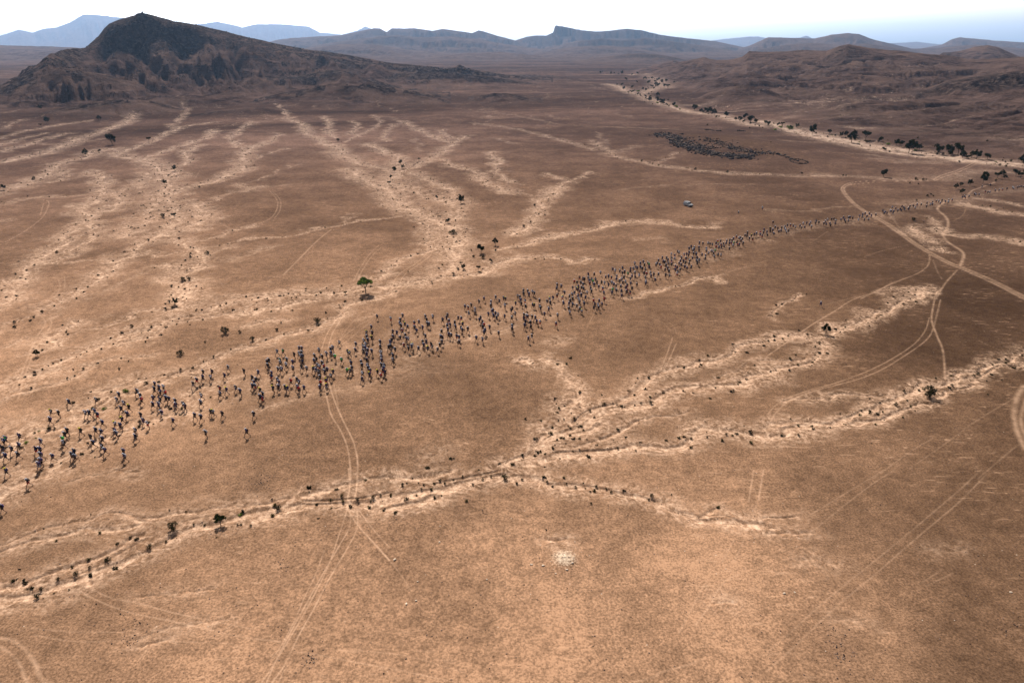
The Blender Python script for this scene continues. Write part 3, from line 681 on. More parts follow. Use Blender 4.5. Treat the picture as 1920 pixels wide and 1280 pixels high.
layer(1, [(470,192),(540,176),(600,163),(640,159),(700,159),(760,168),(830,184),(880,198)], 935, 800, 1120, gul=.4, lam=34, jit=25, fine=.08, rockc=.75)
layer(1, [(850,199),(890,184),(925,175),(950,175),(990,184),(1060,196),(1130,208)], 930, 850, 1050, gul=.2, lam=40, jit=15, fine=.06, rockc=.6)
layer(1, [(250,195),(300,186),(360,180),(420,184),(470,195)], 900, 800, 1010, gul=.25, lam=35, jit=20, fine=.12)
layer(1, [(120,208),(180,194),(230,187),(280,188),(340,202)], 860, 770, 990, gul=.4, lam=30, jit=20, fine=.1, rockc=.6)
layer(1, [(690,152),(760,139),(830,135),(900,141),(980,154)], 1330, 1150, 1520, gul=.35, lam=40, jit=30, fine=.1, rockc=.9, cliff=[(700,.2),(800,.8),(900,.6)])
layer(1, [(960,152),(1010,144),(1060,146),(1110,156)], 1480, 1350, 1650, gul=.3, lam=40, jit=20, fine=.1, rockc=.5)
layer(1, [(980,226),(1050,213),(1120,212),(1190,224)], 770, 690, 870, gul=.3, lam=30, jit=15, fine=.06)
layer(1, [(380,214),(440,205),(500,204),(560,212)], 800, 740, 880, gul=.35, lam=28, jit=15, fine=.1, rockc=.5)
layer(1, [(700,222),(770,212),(840,211),(900,220)], 780, 710, 870, gul=.35, lam=28, jit=15, fine=.08, rockc=.4)
print("hills", time.time()-T0)
BASE = (fbm(X/70, Y/70, 3, 90)-.5)*(.5+2.2*sst(R2, 350, 900)+5*sst(R2, 1500, 4000))
BASE += (fbm(X/9, Y/9, 3, 91)-.5)*.14
BASE += (fbm((X+.35*Y)/260, (Y-.25*X)/75, 4, 93)-.5)*7*sst(R2, 420, 900)*(1-sst(R2, 4000, 8000))
# low rock rise in the plain
cx, cy = gp(1370, 272)
ang = math.atan2(gp(1500, 296)[1]-gp(1240, 250)[1], gp(1500, 296)[0]-gp(1240, 250)[0])
ux = (X-cx)*math.cos(ang)+(Y-cy)*math.sin(ang); uy = -(X-cx)*math.sin(ang)+(Y-cy)*math.cos(ang)
OUT = np.exp(-(ux/75)**2-(uy/38)**2)
OUTD = (np.exp(-((ux-8)/62)**2-((uy+6)/17)**2)*.95*(fbm(X/9, Y/9, 4, 12) > .38)).astype(np.float32)
BASE += 5.0*OUT
# shallow relief of washes and channels
BASE -= .35*sst(SAND, .1, .7)*(R2 < 700)+.20*sst(CHN, .1, .9)*(R2 < 700)
BASE += .22*n1*sst(SAND, .1, .5)*(R2 < 400)
# pale stone mound
mx, my = gp(1058, 1046)
MOUND = np.exp(-((X-mx)**2+(Y-my)**2)/(2*1.6**2)); BASE += .28*MOUND
# spurs, ribs and ledges of the hills
def ridged(x, y, o, seed):
    s_ = 0; a_ = .5; t_ = 0
    for k in range(o):
        s_ = s_+a_*(1-np.abs(2*vnoise(x, y, seed+k*13)-1))**1.5; t_ += a_; a_ *= .55; x = x*2.1+3.3; y = y*2.1+7.7
    return s_/t_
nearh = (HID == 1) | (HID == 2)
hi0, hi1 = np.searchsorted(RR, 500), np.searchsorted(RR, 3200)
sl = (slice(hi0, hi1), slice(None))
xx = X[sl]+w2[sl]*30; yy = Y[sl]+w1[sl]*30
rg1 = np.where(HID[sl] == 2, ridged((-xx*.363+yy*.932)/70, (xx*.932+yy*.363)/330, 5, 205), ridged(np.broadcast_to(AZ[None, :]*1250/48, xx.shape)+w1[sl]*2.6+w2[sl]*.8+R2[sl]/420, R2[sl]/230+w2[sl]*.5, 6, 201))
am = sst(HILL[sl], 1, 25)*(1-.97*CRE[sl])
add = (rg1-.45)*np.where(HID[sl] == 2, 19, 34)*am
hh = HILL[sl]+np.where(nearh[sl], add, 0)
per = 7.5+4*vnoise(X[sl]/300, Y[sl]/300, 210)
q = (hh+w2[sl]*5)/per; fl = np.floor(q); fr = q-fl
ter = per*(fl+sst(fr, .62, .92))-w2[sl]*5
tm = sst(fbm(X[sl]/120, Y[sl]/120, 3, 215), .40, .62)*np.where(HID[sl] == 2, .5, .75)*sst(hh, 3, 10)*(1-.8*CRE[sl])
HILL[sl] = np.where(nearh[sl], np.maximum(hh*(1-tm)+ter*tm, HILL[sl]*.25), HILL[sl])
LEDGE = np.zeros(X.shape, np.float32); LEDGE[sl] = np.where(nearh[sl], sst(fr, .55, .7)*(1-sst(fr, .9, 1.))*tm, 0)
ROCK = np.maximum(ROCK, LEDGE*.9*(fbm(X/12, Y/12, 3, 44) > .40))
hi0 = np.searchsorted(RR, 2500); sl = (slice(hi0, NR), slice(None)); farh = HID[sl] >= 3
rg2 = ridged(X[sl]/520+w1[sl], Y[sl]/900+w2[sl], 5, 221)
HILL[sl] += np.where(farh, (rg2-.5)*HILL[sl]*1.25*(1-CRE[sl])**1.5, 0)
per = 38+30*vnoise(X[sl]/1500, Y[sl]/1500, 230); q = (HILL[sl]+w1[sl]*60)/per; fl = np.floor(q); fr = q-fl
ter = per*(fl+sst(fr, .55, .95))-w1[sl]*60; tm = .7*sst(HILL[sl], 15, 50)*(1-CRE[sl])*(HID[sl] == 4)
led = np.where(tm > .2, sst(fr, .5, .7)*(1-sst(fr, .92, 1.))*tm, 0)
HILL[sl] = HILL[sl]*(1-tm)+ter*tm
ROCK[sl] = np.maximum(ROCK[sl], led*1.4*(fbm(X[sl]/160, Y[sl]/160, 3, 46) > .33))  # dark rock bands on far ledges, partly painted cliff shading
Z = (BASE+HILL).astype(np.float32)
def hitpt(fx, fy):
    """first terrain point met by the sight line through a photo position"""
    a, te = ray(fx, fy); j = int(np.searchsorted(AZ, a)); i0 = int(np.searchsorted(RR, 300))
    hit = np.where(Z[i0:, j] >= CAM_H+RR[i0:]*te)[0]
    r_ = RR[i0+hit[0]] if len(hit) else -CAM_H/min(te, -.01)
    return r_*math.sin(a), r_*math.cos(a)
STREAK = [(4, .8, [(1270,190),(1400,178),(1480,172),(1560,160)]), (4, .85, [(1330,200),(1440,190),(1560,178),(1640,160)]), (4, .8, [(1380,206),(1500,192),(1600,170),(1700,150)]),
          (4, .85, [(1430,216),(1540,206),(1640,186),(1740,162),(1800,150)]), (4, .7, [(1540,232),(1640,222),(1740,214)]), (3.5, .7, [(1500,140),(1600,122),(1680,108)]), (3.5, .65, [(1400,135),(1480,122),(1560,106)]),
          (3.5, .65, [(1310,160),(1400,150),(1460,142)]), (4, .7, [(1600,150),(1700,130),(1760,118)]), (4, .9, [(165,138),(200,148),(230,158),(280,177)]), (4, .8, [(490,182),(520,200),(545,222)]), (4, .6, [(390,100),(440,115),(490,132),(560,145)]),
          (4, .6, [(300,165),(350,178),(330,192)]), (4, .6, [(420,150),(470,165),(520,172)]), (4, .55, [(60,150),(100,165),(130,185)]), (5, .6, [(880,205),(960,215),(1050,222)]), (4, .6, [(640,150),(720,165),(800,180)]), (5, .5, [(900,160),(1000,172),(1100,185)])]
SAND = np.maximum(SAND, paint([(hw, s_, [hitpt(*p) for p in pl]) for hw, s_, pl in STREAK], (wx*2, wy*2, 10), edge=-.1))
PALE = np.maximum(MOUND*.62, 0)
for ppx, ppy, s, k in [(995,677,1.6,.3)]:
    qx, qy = gp(ppx, ppy); PALE = np.maximum(PALE, k*np.exp(-((X-qx)**2+(Y-qy)**2)/(2*s*s)))
DK = np.zeros(X.shape, np.float32)
for ppx, ppy, sx, sy, k in [(485,905,2.6,3,.6),(820,690,5,4,.5),(520,1100,2,3,.4),(1540,1000,3,4,.35),(1580,1210,2,2,.5),(760,760,3,4,.3),(1500,520,9,8,.55),(1600,510,9,9,.4),(450,380,12,14,.6),(430,360,10,10,.5),(445,260,14,14,.5),(560,395,6,6,.5),(500,300,8,10,.4),(580,1230,1.6,1.6,.5),(1480,470,12,12,.45),(1620,1000,3,3,.3),(860,960,3,3,.3)]:
    qx, qy = gp(ppx, ppy); DK = np.maximum(DK, k*np.exp(-((X-qx)/sx)**2-((Y-qy)/sy)**2)*(.5+n1))
ROCK = np.maximum(ROCK, OUT*.0)
HILLM = sst(HILL, .3, 5.0)*np.clip(1-.8*VAL, 0, 1)
# sand in gully floors near the foot of hills
SAND = np.maximum(SAND, (VAL*(.5+.2*(HID == 2))*(1-sst(HILL, 6, 28+30*(HID == 2)))*sst(HILL, .5, 2.5)).astype(np.float32))
# faint rills that run over the far plain
ril = 1-np.abs(2*fbm(X/90+w1*2, Y/220+w2, 3, 71)-1)
SAND = np.maximum(SAND, (sst(ril, .93, .99)*.42*sst(R2, 380, 700)*(1-sst(R2, 2500, 4000))*(1-HILLM)).astype(np.float32))

def height(x, y):
    r = math.hypot(x, y); a = math.atan2(x, y)
    i = min(max(np.searchsorted(RR, r)-1, 0), NR-2); j = min(max(np.searchsorted(AZ, a)-1, 0), NC-2)
    fi = (r-RR[i])/(RR[i+1]-RR[i]); fj = (a-AZ[j])/(AZ[j+1]-AZ[j])
    return float(Z[i, j]*(1-fi)*(1-fj)+Z[i+1, j]*fi*(1-fj)+Z[i, j+1]*(1-fi)*fj+Z[i+1, j+1]*fi*fj)
def place(px, py, dz=0.0):
    """ground point seen at a photo position (follows the relief)"""
    x, y = gp(px, py, dz)
    for _ in range(3):
        z = height(x, y); x, y = gp(px, py, z+dz)
    return x, y, height(x, y)

# ---------------- materials
def newmat(name):
    m = bpy.data.materials.new(name); m.use_nodes = True
    nt = m.node_tree; b = nt.nodes['Principled BSDF']
    return m, nt, b
class NG:
    def __init__(s, nt): s.nt = nt
    def n(s, t, **k):
        o = s.nt.nodes.new(t)
        for a, v in k.items(): setattr(o, a, v)
        return o
    def l(s, a, b): s.nt.links.new(a, b)
    def math(s, op, a, b=None, c=None, clamp=False):
        o = s.n('ShaderNodeMath', operation=op, use_clamp=clamp)
        for i, v in enumerate((a, b, c)):
            if v is None: continue
            if isinstance(v, (int, float)): o.inputs[i].default_value = v
            else: s.l(v, o.inputs[i])
        return o.outputs[0]
    def noise(s, vec, scale, detail=2, rough=.5, dist=0):
        o = s.n('ShaderNodeTexNoise'); s.l(vec, o.inputs['Vector']); o.inputs['Scale'].default_value = scale
        o.inputs['Detail'].default_value = detail; o.inputs['Roughness'].default_value = rough; o.inputs['Distortion'].default_value = dist
        return o.outputs[0]
    def ramp(s, v, a, b, lo=0., hi=1.):
        o = s.n('ShaderNodeMapRange', interpolation_type='SMOOTHSTEP'); s.l(v, o.inputs[0])
        o.inputs[1].default_value = a; o.inputs[2].default_value = b; o.inputs[3].default_value = lo; o.inputs[4].default_value = hi
        return o.outputs[0]
    def mix(s, f, a, b, bt='MIX'):
        o = s.n('ShaderNodeMix', data_type='RGBA', blend_type=bt)
        for k, v in ((0, f), (6, a), (7, b)):
            if isinstance(v, (int, float)): o.inputs[k].default_value = v
            elif isinstance(v, tuple): o.inputs[k].default_value = (*v, 1)
            else: s.l(v, o.inputs[k])
        return o.outputs[2]
    def attr(s, name):
        o = s.n('ShaderNodeAttribute'); o.attribute_name = name; return o
desert, dnt, db = newmat("desert_ground")
g = NG(dnt)
pos = g.n('ShaderNodeNewGeometry').outputs['Position']
mA = g.attr('mask_a'); mB = g.attr('mask_b')
sa = g.n('ShaderNodeSeparateColor'); g.l(mA.outputs[0], sa.inputs[0])
sb = g.n('ShaderNodeSeparateColor'); g.l(mB.outputs[0], sb.inputs[0])
sand_a, track_a, tone_a = sa.outputs[0], sa.outputs[1], sa.outputs[2]
hill_a, rock_a, hue_a = sb.outputs[0], sb.outputs[1], sb.outputs[2]
pale_a = g.attr('pale').outputs['Fac']; dark_a = g.attr('dark').outputs['Fac']
N_fine = g.noise(pos, 3.2, 3, .7); N_med = g.noise(pos, .55, 4, .62); N_big = g.noise(pos, .045, 4, .6)
mp = g.n('ShaderNodeMapping'); g.l(pos, mp.inputs[0]); mp.inputs['Scale'].default_value = (.35, 1.5, 1); mp.inputs['Rotation'].default_value = (0, 0, R_(-14))
N_str = g.noise(mp.outputs[0], .9, 4, .65, .6)
N_grit = g.noise(pos, 9.0, 2, .7)
# gravel plain
t = g.math('MULTIPLY', tone_a, g.ramp(N_med, .25, .75, .84, 1.16))
t = g.math('MULTIPLY', t, g.ramp(N_fine, .30, .70, .68, 1.32))
N_pat = g.noise(pos, .17, 5, .7, .4)
t = g.math('MULTIPLY', t, g.ramp(N_pat, .35, .65, .90, 1.08))
t = g.math('MULTIPLY', t, g.ramp(N_big, .3, .7, .87, 1.13))
t = g.math('MULTIPLY', t, g.ramp(N_grit, .25, .75, .88, 1.12))
t = g.math('POWER', t, 1.42)
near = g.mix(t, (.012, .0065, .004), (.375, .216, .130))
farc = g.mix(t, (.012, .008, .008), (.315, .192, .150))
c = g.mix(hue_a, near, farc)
# scattered pale streaks of blown sand
stf = g.math('MULTIPLY', g.ramp(N_str, .56, .72), g.ramp(N_big, .42, .62))
c = g.mix(g.math('MULTIPLY', stf, .5), c, (.50, .31, .20))
# dark varnished stones
stn = g.n('ShaderNodeTexVoronoi'); g.l(pos, stn.inputs['Vector']); stn.inputs['Scale'].default_value = 1.1
cell = g.ramp(stn.outputs['Distance'], .05, .11, 1., 0.)
cs_ = g.n('ShaderNodeSeparateColor'); g.l(stn.outputs['Color'], cs_.inputs[0])
cell = g.math('MULTIPLY', cell, g.ramp(cs_.outputs[0], .66, .72))
c = g.mix(g.math('MULTIPLY', cell, .75), c, (.04, .028, .024))
cellp = g.math('MULTIPLY', g.ramp(stn.outputs['Distance'], .05, .10, 1., 0.), g.ramp(cs_.outputs[1], .93, .95))
c = g.mix(g.math('MULTIPLY', cellp, .7), c, (.62, .52, .43))
# sand washes, broken at the rim
wn = g.math('ADD', g.math('MULTIPLY', g.math('SUBTRACT', g.noise(pos, .75, 5, .8, .6), .5), 2.2), g.math('MULTIPLY', g.math('SUBTRACT', g.noise(pos, .11, 3, .6, .5), .5), 1.2))
sn = g.math('ADD', g.math('MULTIPLY', sand_a, .85), wn)
sf = g.ramp(sn, .38, .88)
sf = g.math('MULTIPLY', sf, g.ramp(sand_a, .0, .4))
halo_a = g.attr('halo').outputs['Fac']
def veins(sc_, dist, lo, hi):
    v_ = g.noise(pos, sc_, 3, .6, dist)
    v_ = g.math('SUBTRACT', 1., g.math('ABSOLUTE', g.math('SUBTRACT', g.math('MULTIPLY', v_, 2.), 1.)))
    return g.ramp(v_, lo, hi)
vn = g.math('MAXIMUM', veins(.16, 1.2, .86, .97), g.math('MULTIPLY', veins(.55, .8, .80, .97), .75))
hs_ = g.math('MULTIPLY', g.ramp(halo_a, .05, .6), g.math('ADD', g.math('MULTIPLY', g.ramp(halo_a, .35, .9), .13), g.math('MULTIPLY', vn, .68)))
hs_ = g.math('MULTIPLY', hs_, g.ramp(g.noise(pos, 1.3, 3, .7), .35, .6, .35, 1.))
sf = g.math('MAXIMUM', g.math('MULTIPLY', sf, .85), hs_)
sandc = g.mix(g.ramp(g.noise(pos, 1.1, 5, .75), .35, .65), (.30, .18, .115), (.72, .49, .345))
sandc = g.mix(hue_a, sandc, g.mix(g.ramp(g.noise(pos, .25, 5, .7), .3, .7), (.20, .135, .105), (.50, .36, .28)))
c = g.mix(g.math('MULTIPLY', sf, .92), c, sandc)
wadi = g.ramp(sand_a, .98, 1.15)
c = g.mix(g.math('MULTIPLY', wadi, .85), c, g.mix(g.ramp(g.noise(pos, .12, 5, .7), .3, .7), (.22, .17, .13), (.42, .335, .26)))
# hills
hn = g.noise(pos, .05, 8, .68); hn2 = g.noise(pos, .3, 5, .75)
mp2 = g.n('ShaderNodeMapping'); g.l(pos, mp2.inputs[0]); mp2.inputs['Scale'].default_value = (.012, .012, .55)
strata = g.noise(mp2.outputs[0], 1., 5, .7, .3)
hc1 = g.mix(g.ramp(hn, .3, .7), (.008, .006, .0065), (.108, .069, .060))
hc1 = g.mix(g.math('MULTIPLY', g.ramp(g.noise(pos, .011, 4, .6), .42, .62), .55), hc1, (.150, .098, .080))
hc1 = g.mix(g.ramp(strata, .42, .62), hc1, g.mix(.5, hc1, (.11, .068, .055)))
hc1 = g.mix(g.math('MULTIPLY', g.ramp(hn2, .58, .70), .6), hc1, (.28, .205, .18))
hc1 = g.mix(g.math('MULTIPLY', g.ramp(hn2, .40, .28), .5), hc1, (.02, .014, .014))
hf = g.math('MULTIPLY', hill_a, g.math('SUBTRACT', 1., g.math('MULTIPLY', sf, .85)))
c = g.mix(hf, c, hc1)
rk = g.mix(g.ramp(g.noise(pos, .16, 5, .75), .40, .68), (.010, .008, .009), (.10, .07, .06))
rf_ = g.ramp(g.math('ADD', rock_a, g.math('MULTIPLY', g.math('SUBTRACT', g.noise(pos, .05, 5, .7), .5), 1.4)), .35, .75)
rf_ = g.math('MULTIPLY', rf_, g.ramp(rock_a, .02, .3))
c = g.mix(rf_, c, rk)
# wheel tracks: compacted pale dust
tf = g.math('MULTIPLY', track_a, g.ramp(g.noise(pos, .3, 4, .7), .3, .65, .25, .85))
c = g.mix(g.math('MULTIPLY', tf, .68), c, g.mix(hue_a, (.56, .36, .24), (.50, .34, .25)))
c = g.mix(dark_a, c, g.mix(.5, c, (.07, .042, .028)))
pf = g.ramp(g.math('ADD', pale_a, g.math('MULTIPLY', g.math('SUBTRACT', N_fine, .5), .9)), .25, .95, 0., .85)
pf = g.math('MULTIPLY', pf, g.ramp(pale_a, .03, .25))
c = g.mix(pf, c, (.74, .62, .48))
g.l(c, db.inputs['Base Color']); db.inputs['Roughness'].default_value = .95
db.inputs['Specular IOR Level'].default_value = 0.0
bmp = g.n('ShaderNodeBump'); bmp.inputs['Strength'].default_value = .8; bmp.inputs['Distance'].default_value = .12
bh = g.math('ADD', g.math('MULTIPLY', N_fine, .6), g.math('MULTIPLY', N_med, 1.2))
g.l(bh, bmp.inputs['Height'])
bmp2 = g.n('ShaderNodeBump'); bmp2.inputs['Distance'].default_value = 16.0
g.l(g.math('MULTIPLY', hill_a, .9), bmp2.inputs['Strength'])
g.l(g.math('ADD', hn, g.math('MULTIPLY', hn2, .22)), bmp2.inputs['Height']); g.l(bmp.outputs[0], bmp2.inputs['Normal'])
g.l(bmp2.outputs[0], db.inputs['Normal'])

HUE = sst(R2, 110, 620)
idx = np.arange(NR*NC, dtype=np.int32).reshape(NR, NC)
quads = np.stack([idx[:-1, :-1], idx[:-1, 1:], idx[1:, 1:], idx[1:, :-1]], -1).reshape(-1, 4)
hq = HID[:-1, :-1].reshape(-1)
co = np.stack([X, Y, Z], -1).reshape(-1, 3).astype(np.float32)
ATT = {'a': np.stack([np.clip(SAND, 0, 1.3), TRACK, np.clip(TONEF, .05, 1.3), np.ones_like(SAND)], -1).reshape(-1, 4).astype(np.float32),
       'b': np.stack([HILLM, ROCK, HUE, np.ones_like(SAND)], -1).reshape(-1, 4).astype(np.float32),
       'halo': HALO.reshape(-1), 'pale': PALE.reshape(-1).astype(np.float32),
       'dark': np.clip(np.maximum(np.maximum(np.maximum(DARKL*.6, DK), np.maximum((HID >= 4)*.6, OUTD)), sst(CHN, .3, 1.)*.17*(R2 < 700)), 0, 1).reshape(-1).astype(np.float32)}  # channel term paints the shade of the banks into the colour
def build_terrain(name, sel, label=None):
    q = quads[sel]
    if len(q) == 0: return
    used, inv = np.unique(q.ravel(), return_inverse=True)
    me = bpy.data.meshes.new(name)
    me.vertices.add(len(used)); me.vertices.foreach_set('co', co[used].ravel())
    me.loops.add(len(inv)); me.loops.foreach_set('vertex_index', inv.astype(np.int32))
    me.polygons.add(len(q)); me.polygons.foreach_set('loop_start', np.arange(0, len(inv), 4, dtype=np.int32))
    me.polygons.foreach_set('use_smooth', np.ones(len(q), bool))
    me.update(calc_edges=True)
    for nm, k in (('mask_a', 'a'), ('mask_b', 'b')):
        at = me.attributes.new(nm, 'FLOAT_COLOR', 'POINT'); at.data.foreach_set('color', ATT[k][used].ravel())
    for nm in ('pale', 'dark', 'halo'):
        at = me.attributes.new(nm, 'FLOAT', 'POINT'); at.data.foreach_set('value', ATT[nm][used])
    me.materials.append(desert)
    o = bpy.data.objects.new(name, me); col.objects.link(o); o['kind'] = 'structure'
    return o
build_terrain('ground', hq == 0)
build_terrain('rocky_hill', hq == 1)
build_terrain('gullied_hills', hq == 2)
build_terrain('low_hills', hq == 3)
build_terrain('mountains', hq == 4)
build_terrain('distant_mountains', hq == 5)
del quads, co
print("terrain meshes", time.time()-T0)
rng = random.Random(7)
def simple(name, colr, rough=.8, var=None, spec=.03):
    m, nt, b = newmat(name); g = NG(nt)
    p = g.n('ShaderNodeTexCoord').outputs['Object']
    nz = g.noise(p, var or 9.0, 3, .6)
    c = g.mix(g.ramp(nz, .3, .7), tuple(v*.78 for v in colr), tuple(min(1, v*1.18) for v in colr))
    g.l(c, b.inputs['Base Color']); b.inputs['Roughness'].default_value = rough
    b.inputs['Specular IOR Level'].default_value = spec
    return m
M = {k: simple(k, v) for k, v in {
    'skin': (.19, .105, .07), 'hair': (.03, .02, .015), 'shoe': (.10, .09, .09), 'sole': (.05, .05, .05),
    'white': (.58, .58, .64), 'lavender': (.34, .35, .42), 'grey': (.28, .28, .31), 'black': (.018, .018, .022), 'navy': (.025, .035, .10),
    'blue': (.03, .06, .20), 'red': (.42, .03, .03), 'green': (.08, .42, .10), 'yellow': (.72, .62, .05), 'orange': (.60, .20, .04),
    'teal': (.04, .30, .26), 'purple': (.07, .05, .12)}.items()}
M['trunk'] = simple('acacia_bark', (.13, .095, .065), .95)
M['stone_dark'] = simple('dark_rock', (.022, .018, .019), .9, 1.2)
M['stone_pale'] = simple('pale_stone', (.50, .40, .31), .9, 3)
M['stone_mid'] = simple('brown_rock', (.13, .09, .072), .9, .8)
M['car_paint'] = simple('white_car_paint', (.26, .26, .27), .5, 1, .15)
M['glass'] = simple('dark_glass', (.015, .02, .03), .08, 2, .6)
M['rubber'] = simple('tyre_rubber', (.02, .02, .02), .8)
M['metal'] = simple('wheel_metal', (.35, .35, .36), .4, 3, .5)
M['lamp'] = simple('lamp_glass', (.55, .5, .45), .2, 3, .5)
M['lampred'] = simple('red_lamp_glass', (.4, .02, .02), .2, 3, .5)
def leafmat(name, a, b_):
    m, nt, b = newmat(name); g = NG(nt)
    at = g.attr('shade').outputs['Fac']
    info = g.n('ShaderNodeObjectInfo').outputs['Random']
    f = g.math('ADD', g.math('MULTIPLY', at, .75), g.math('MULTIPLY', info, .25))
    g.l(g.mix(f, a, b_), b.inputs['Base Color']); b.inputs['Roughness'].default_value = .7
    b.inputs['Specular IOR Level'].default_value = .0
    return m
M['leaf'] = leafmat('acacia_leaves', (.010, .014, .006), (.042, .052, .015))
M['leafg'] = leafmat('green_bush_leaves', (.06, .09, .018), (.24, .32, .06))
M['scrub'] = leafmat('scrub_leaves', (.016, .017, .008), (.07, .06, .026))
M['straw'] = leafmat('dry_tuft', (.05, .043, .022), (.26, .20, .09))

def mesh_from(name, V, F, mats, smooth=False, shade=None, fm=None):
    me = bpy.data.meshes.new(name); me.from_pydata([tuple(v) for v in V], [], F)
    for m in mats: me.materials.append(m)
    if fm is not None: me.polygons.foreach_set('material_index', fm)
    if smooth: me.polygons.foreach_set('use_smooth', [True]*len(me.polygons))
    if shade is not None:
        a = me.attributes.new('shade', 'FLOAT', 'POINT'); a.data.foreach_set('value', shade)
    me.update(); return me
def skin(name, verts, edges, radii, sub, mat, root=0):
    me = bpy.data.meshes.new(name+'_rig'); me.from_pydata(verts, edges, [])
    o = bpy.data.objects.new(name+'_rig', me); col.objects.link(o)
    md = o.modifiers.new('s', 'SKIN'); md.use_smooth_shade = True
    for i, rr in enumerate(radii):
        sv = me.skin_vertices[0].data[i]; rr = rr if isinstance(rr, tuple) else (rr, rr)
        sv.radius = rr; sv.use_root = (i == root)
    if sub:
        s2 = o.modifiers.new('u', 'SUBSURF'); s2.levels = sub; s2.render_levels = sub
    dg = bpy.context.evaluated_depsgraph_get(); ev = o.evaluated_get(dg)
    out = bpy.data.meshes.new_from_object(ev); out.name = name
    bpy.data.objects.remove(o); bpy.data.meshes.remove(me)
    out.materials.clear(); out.materials.append(mat)
    out.polygons.foreach_set('use_smooth', [True]*len(out.polygons))
    return out

# ------------------------------------------------------------------ runners (face towards -Y)
def leg(hip, th, fl, L1=.43, L2=.42):
    a = math.radians(th); k = (hip[0], hip[1]-L1*math.sin(a), hip[2]-L1*math.cos(a))
    b = math.radians(th-fl); an = (k[0]*.9, k[1]-L2*math.sin(b), k[2]-L2*math.cos(b))
    f = math.radians(th-fl+8); toe = (an[0]*1.05, an[1]-.19*math.cos(f), an[2]-.06-.19*math.sin(-f)*.6)
    heel = (an[0], an[1]+.04, an[2]-.05)
    return k, an, toe, heel
def arm(sh, up, out, fl, s, L1=.28, L2=.25):
    a = math.radians(up); e = (sh[0]+s*out, sh[1]-L1*math.sin(a), sh[2]-L1*math.cos(a))
    b = math.radians(up+fl); wr = (e[0]-s*.05, e[1]-L2*math.sin(b), e[2]-L2*math.cos(b))
    d = Vector((-(s*.05), -math.sin(b), -math.cos(b))).normalized()
    return e, wr, d
POSES = [((34, 22), (-24, 18), (-38, 80), (28, 85), 7), ((-24, 18), (34, 22), (28, 85), (-38, 80), 7),
         ((16, 68), (-6, 6), (10, 80), (-18, 70), 9), ((-30, 50), (24, 8), (34, 60), (-30, 75), 8),
         ((22, 4), (-20, 12), (-18, 25), (16, 30), 4), ((4, 2), (-4, 4), (-8, 25), (8, 20), 2)]
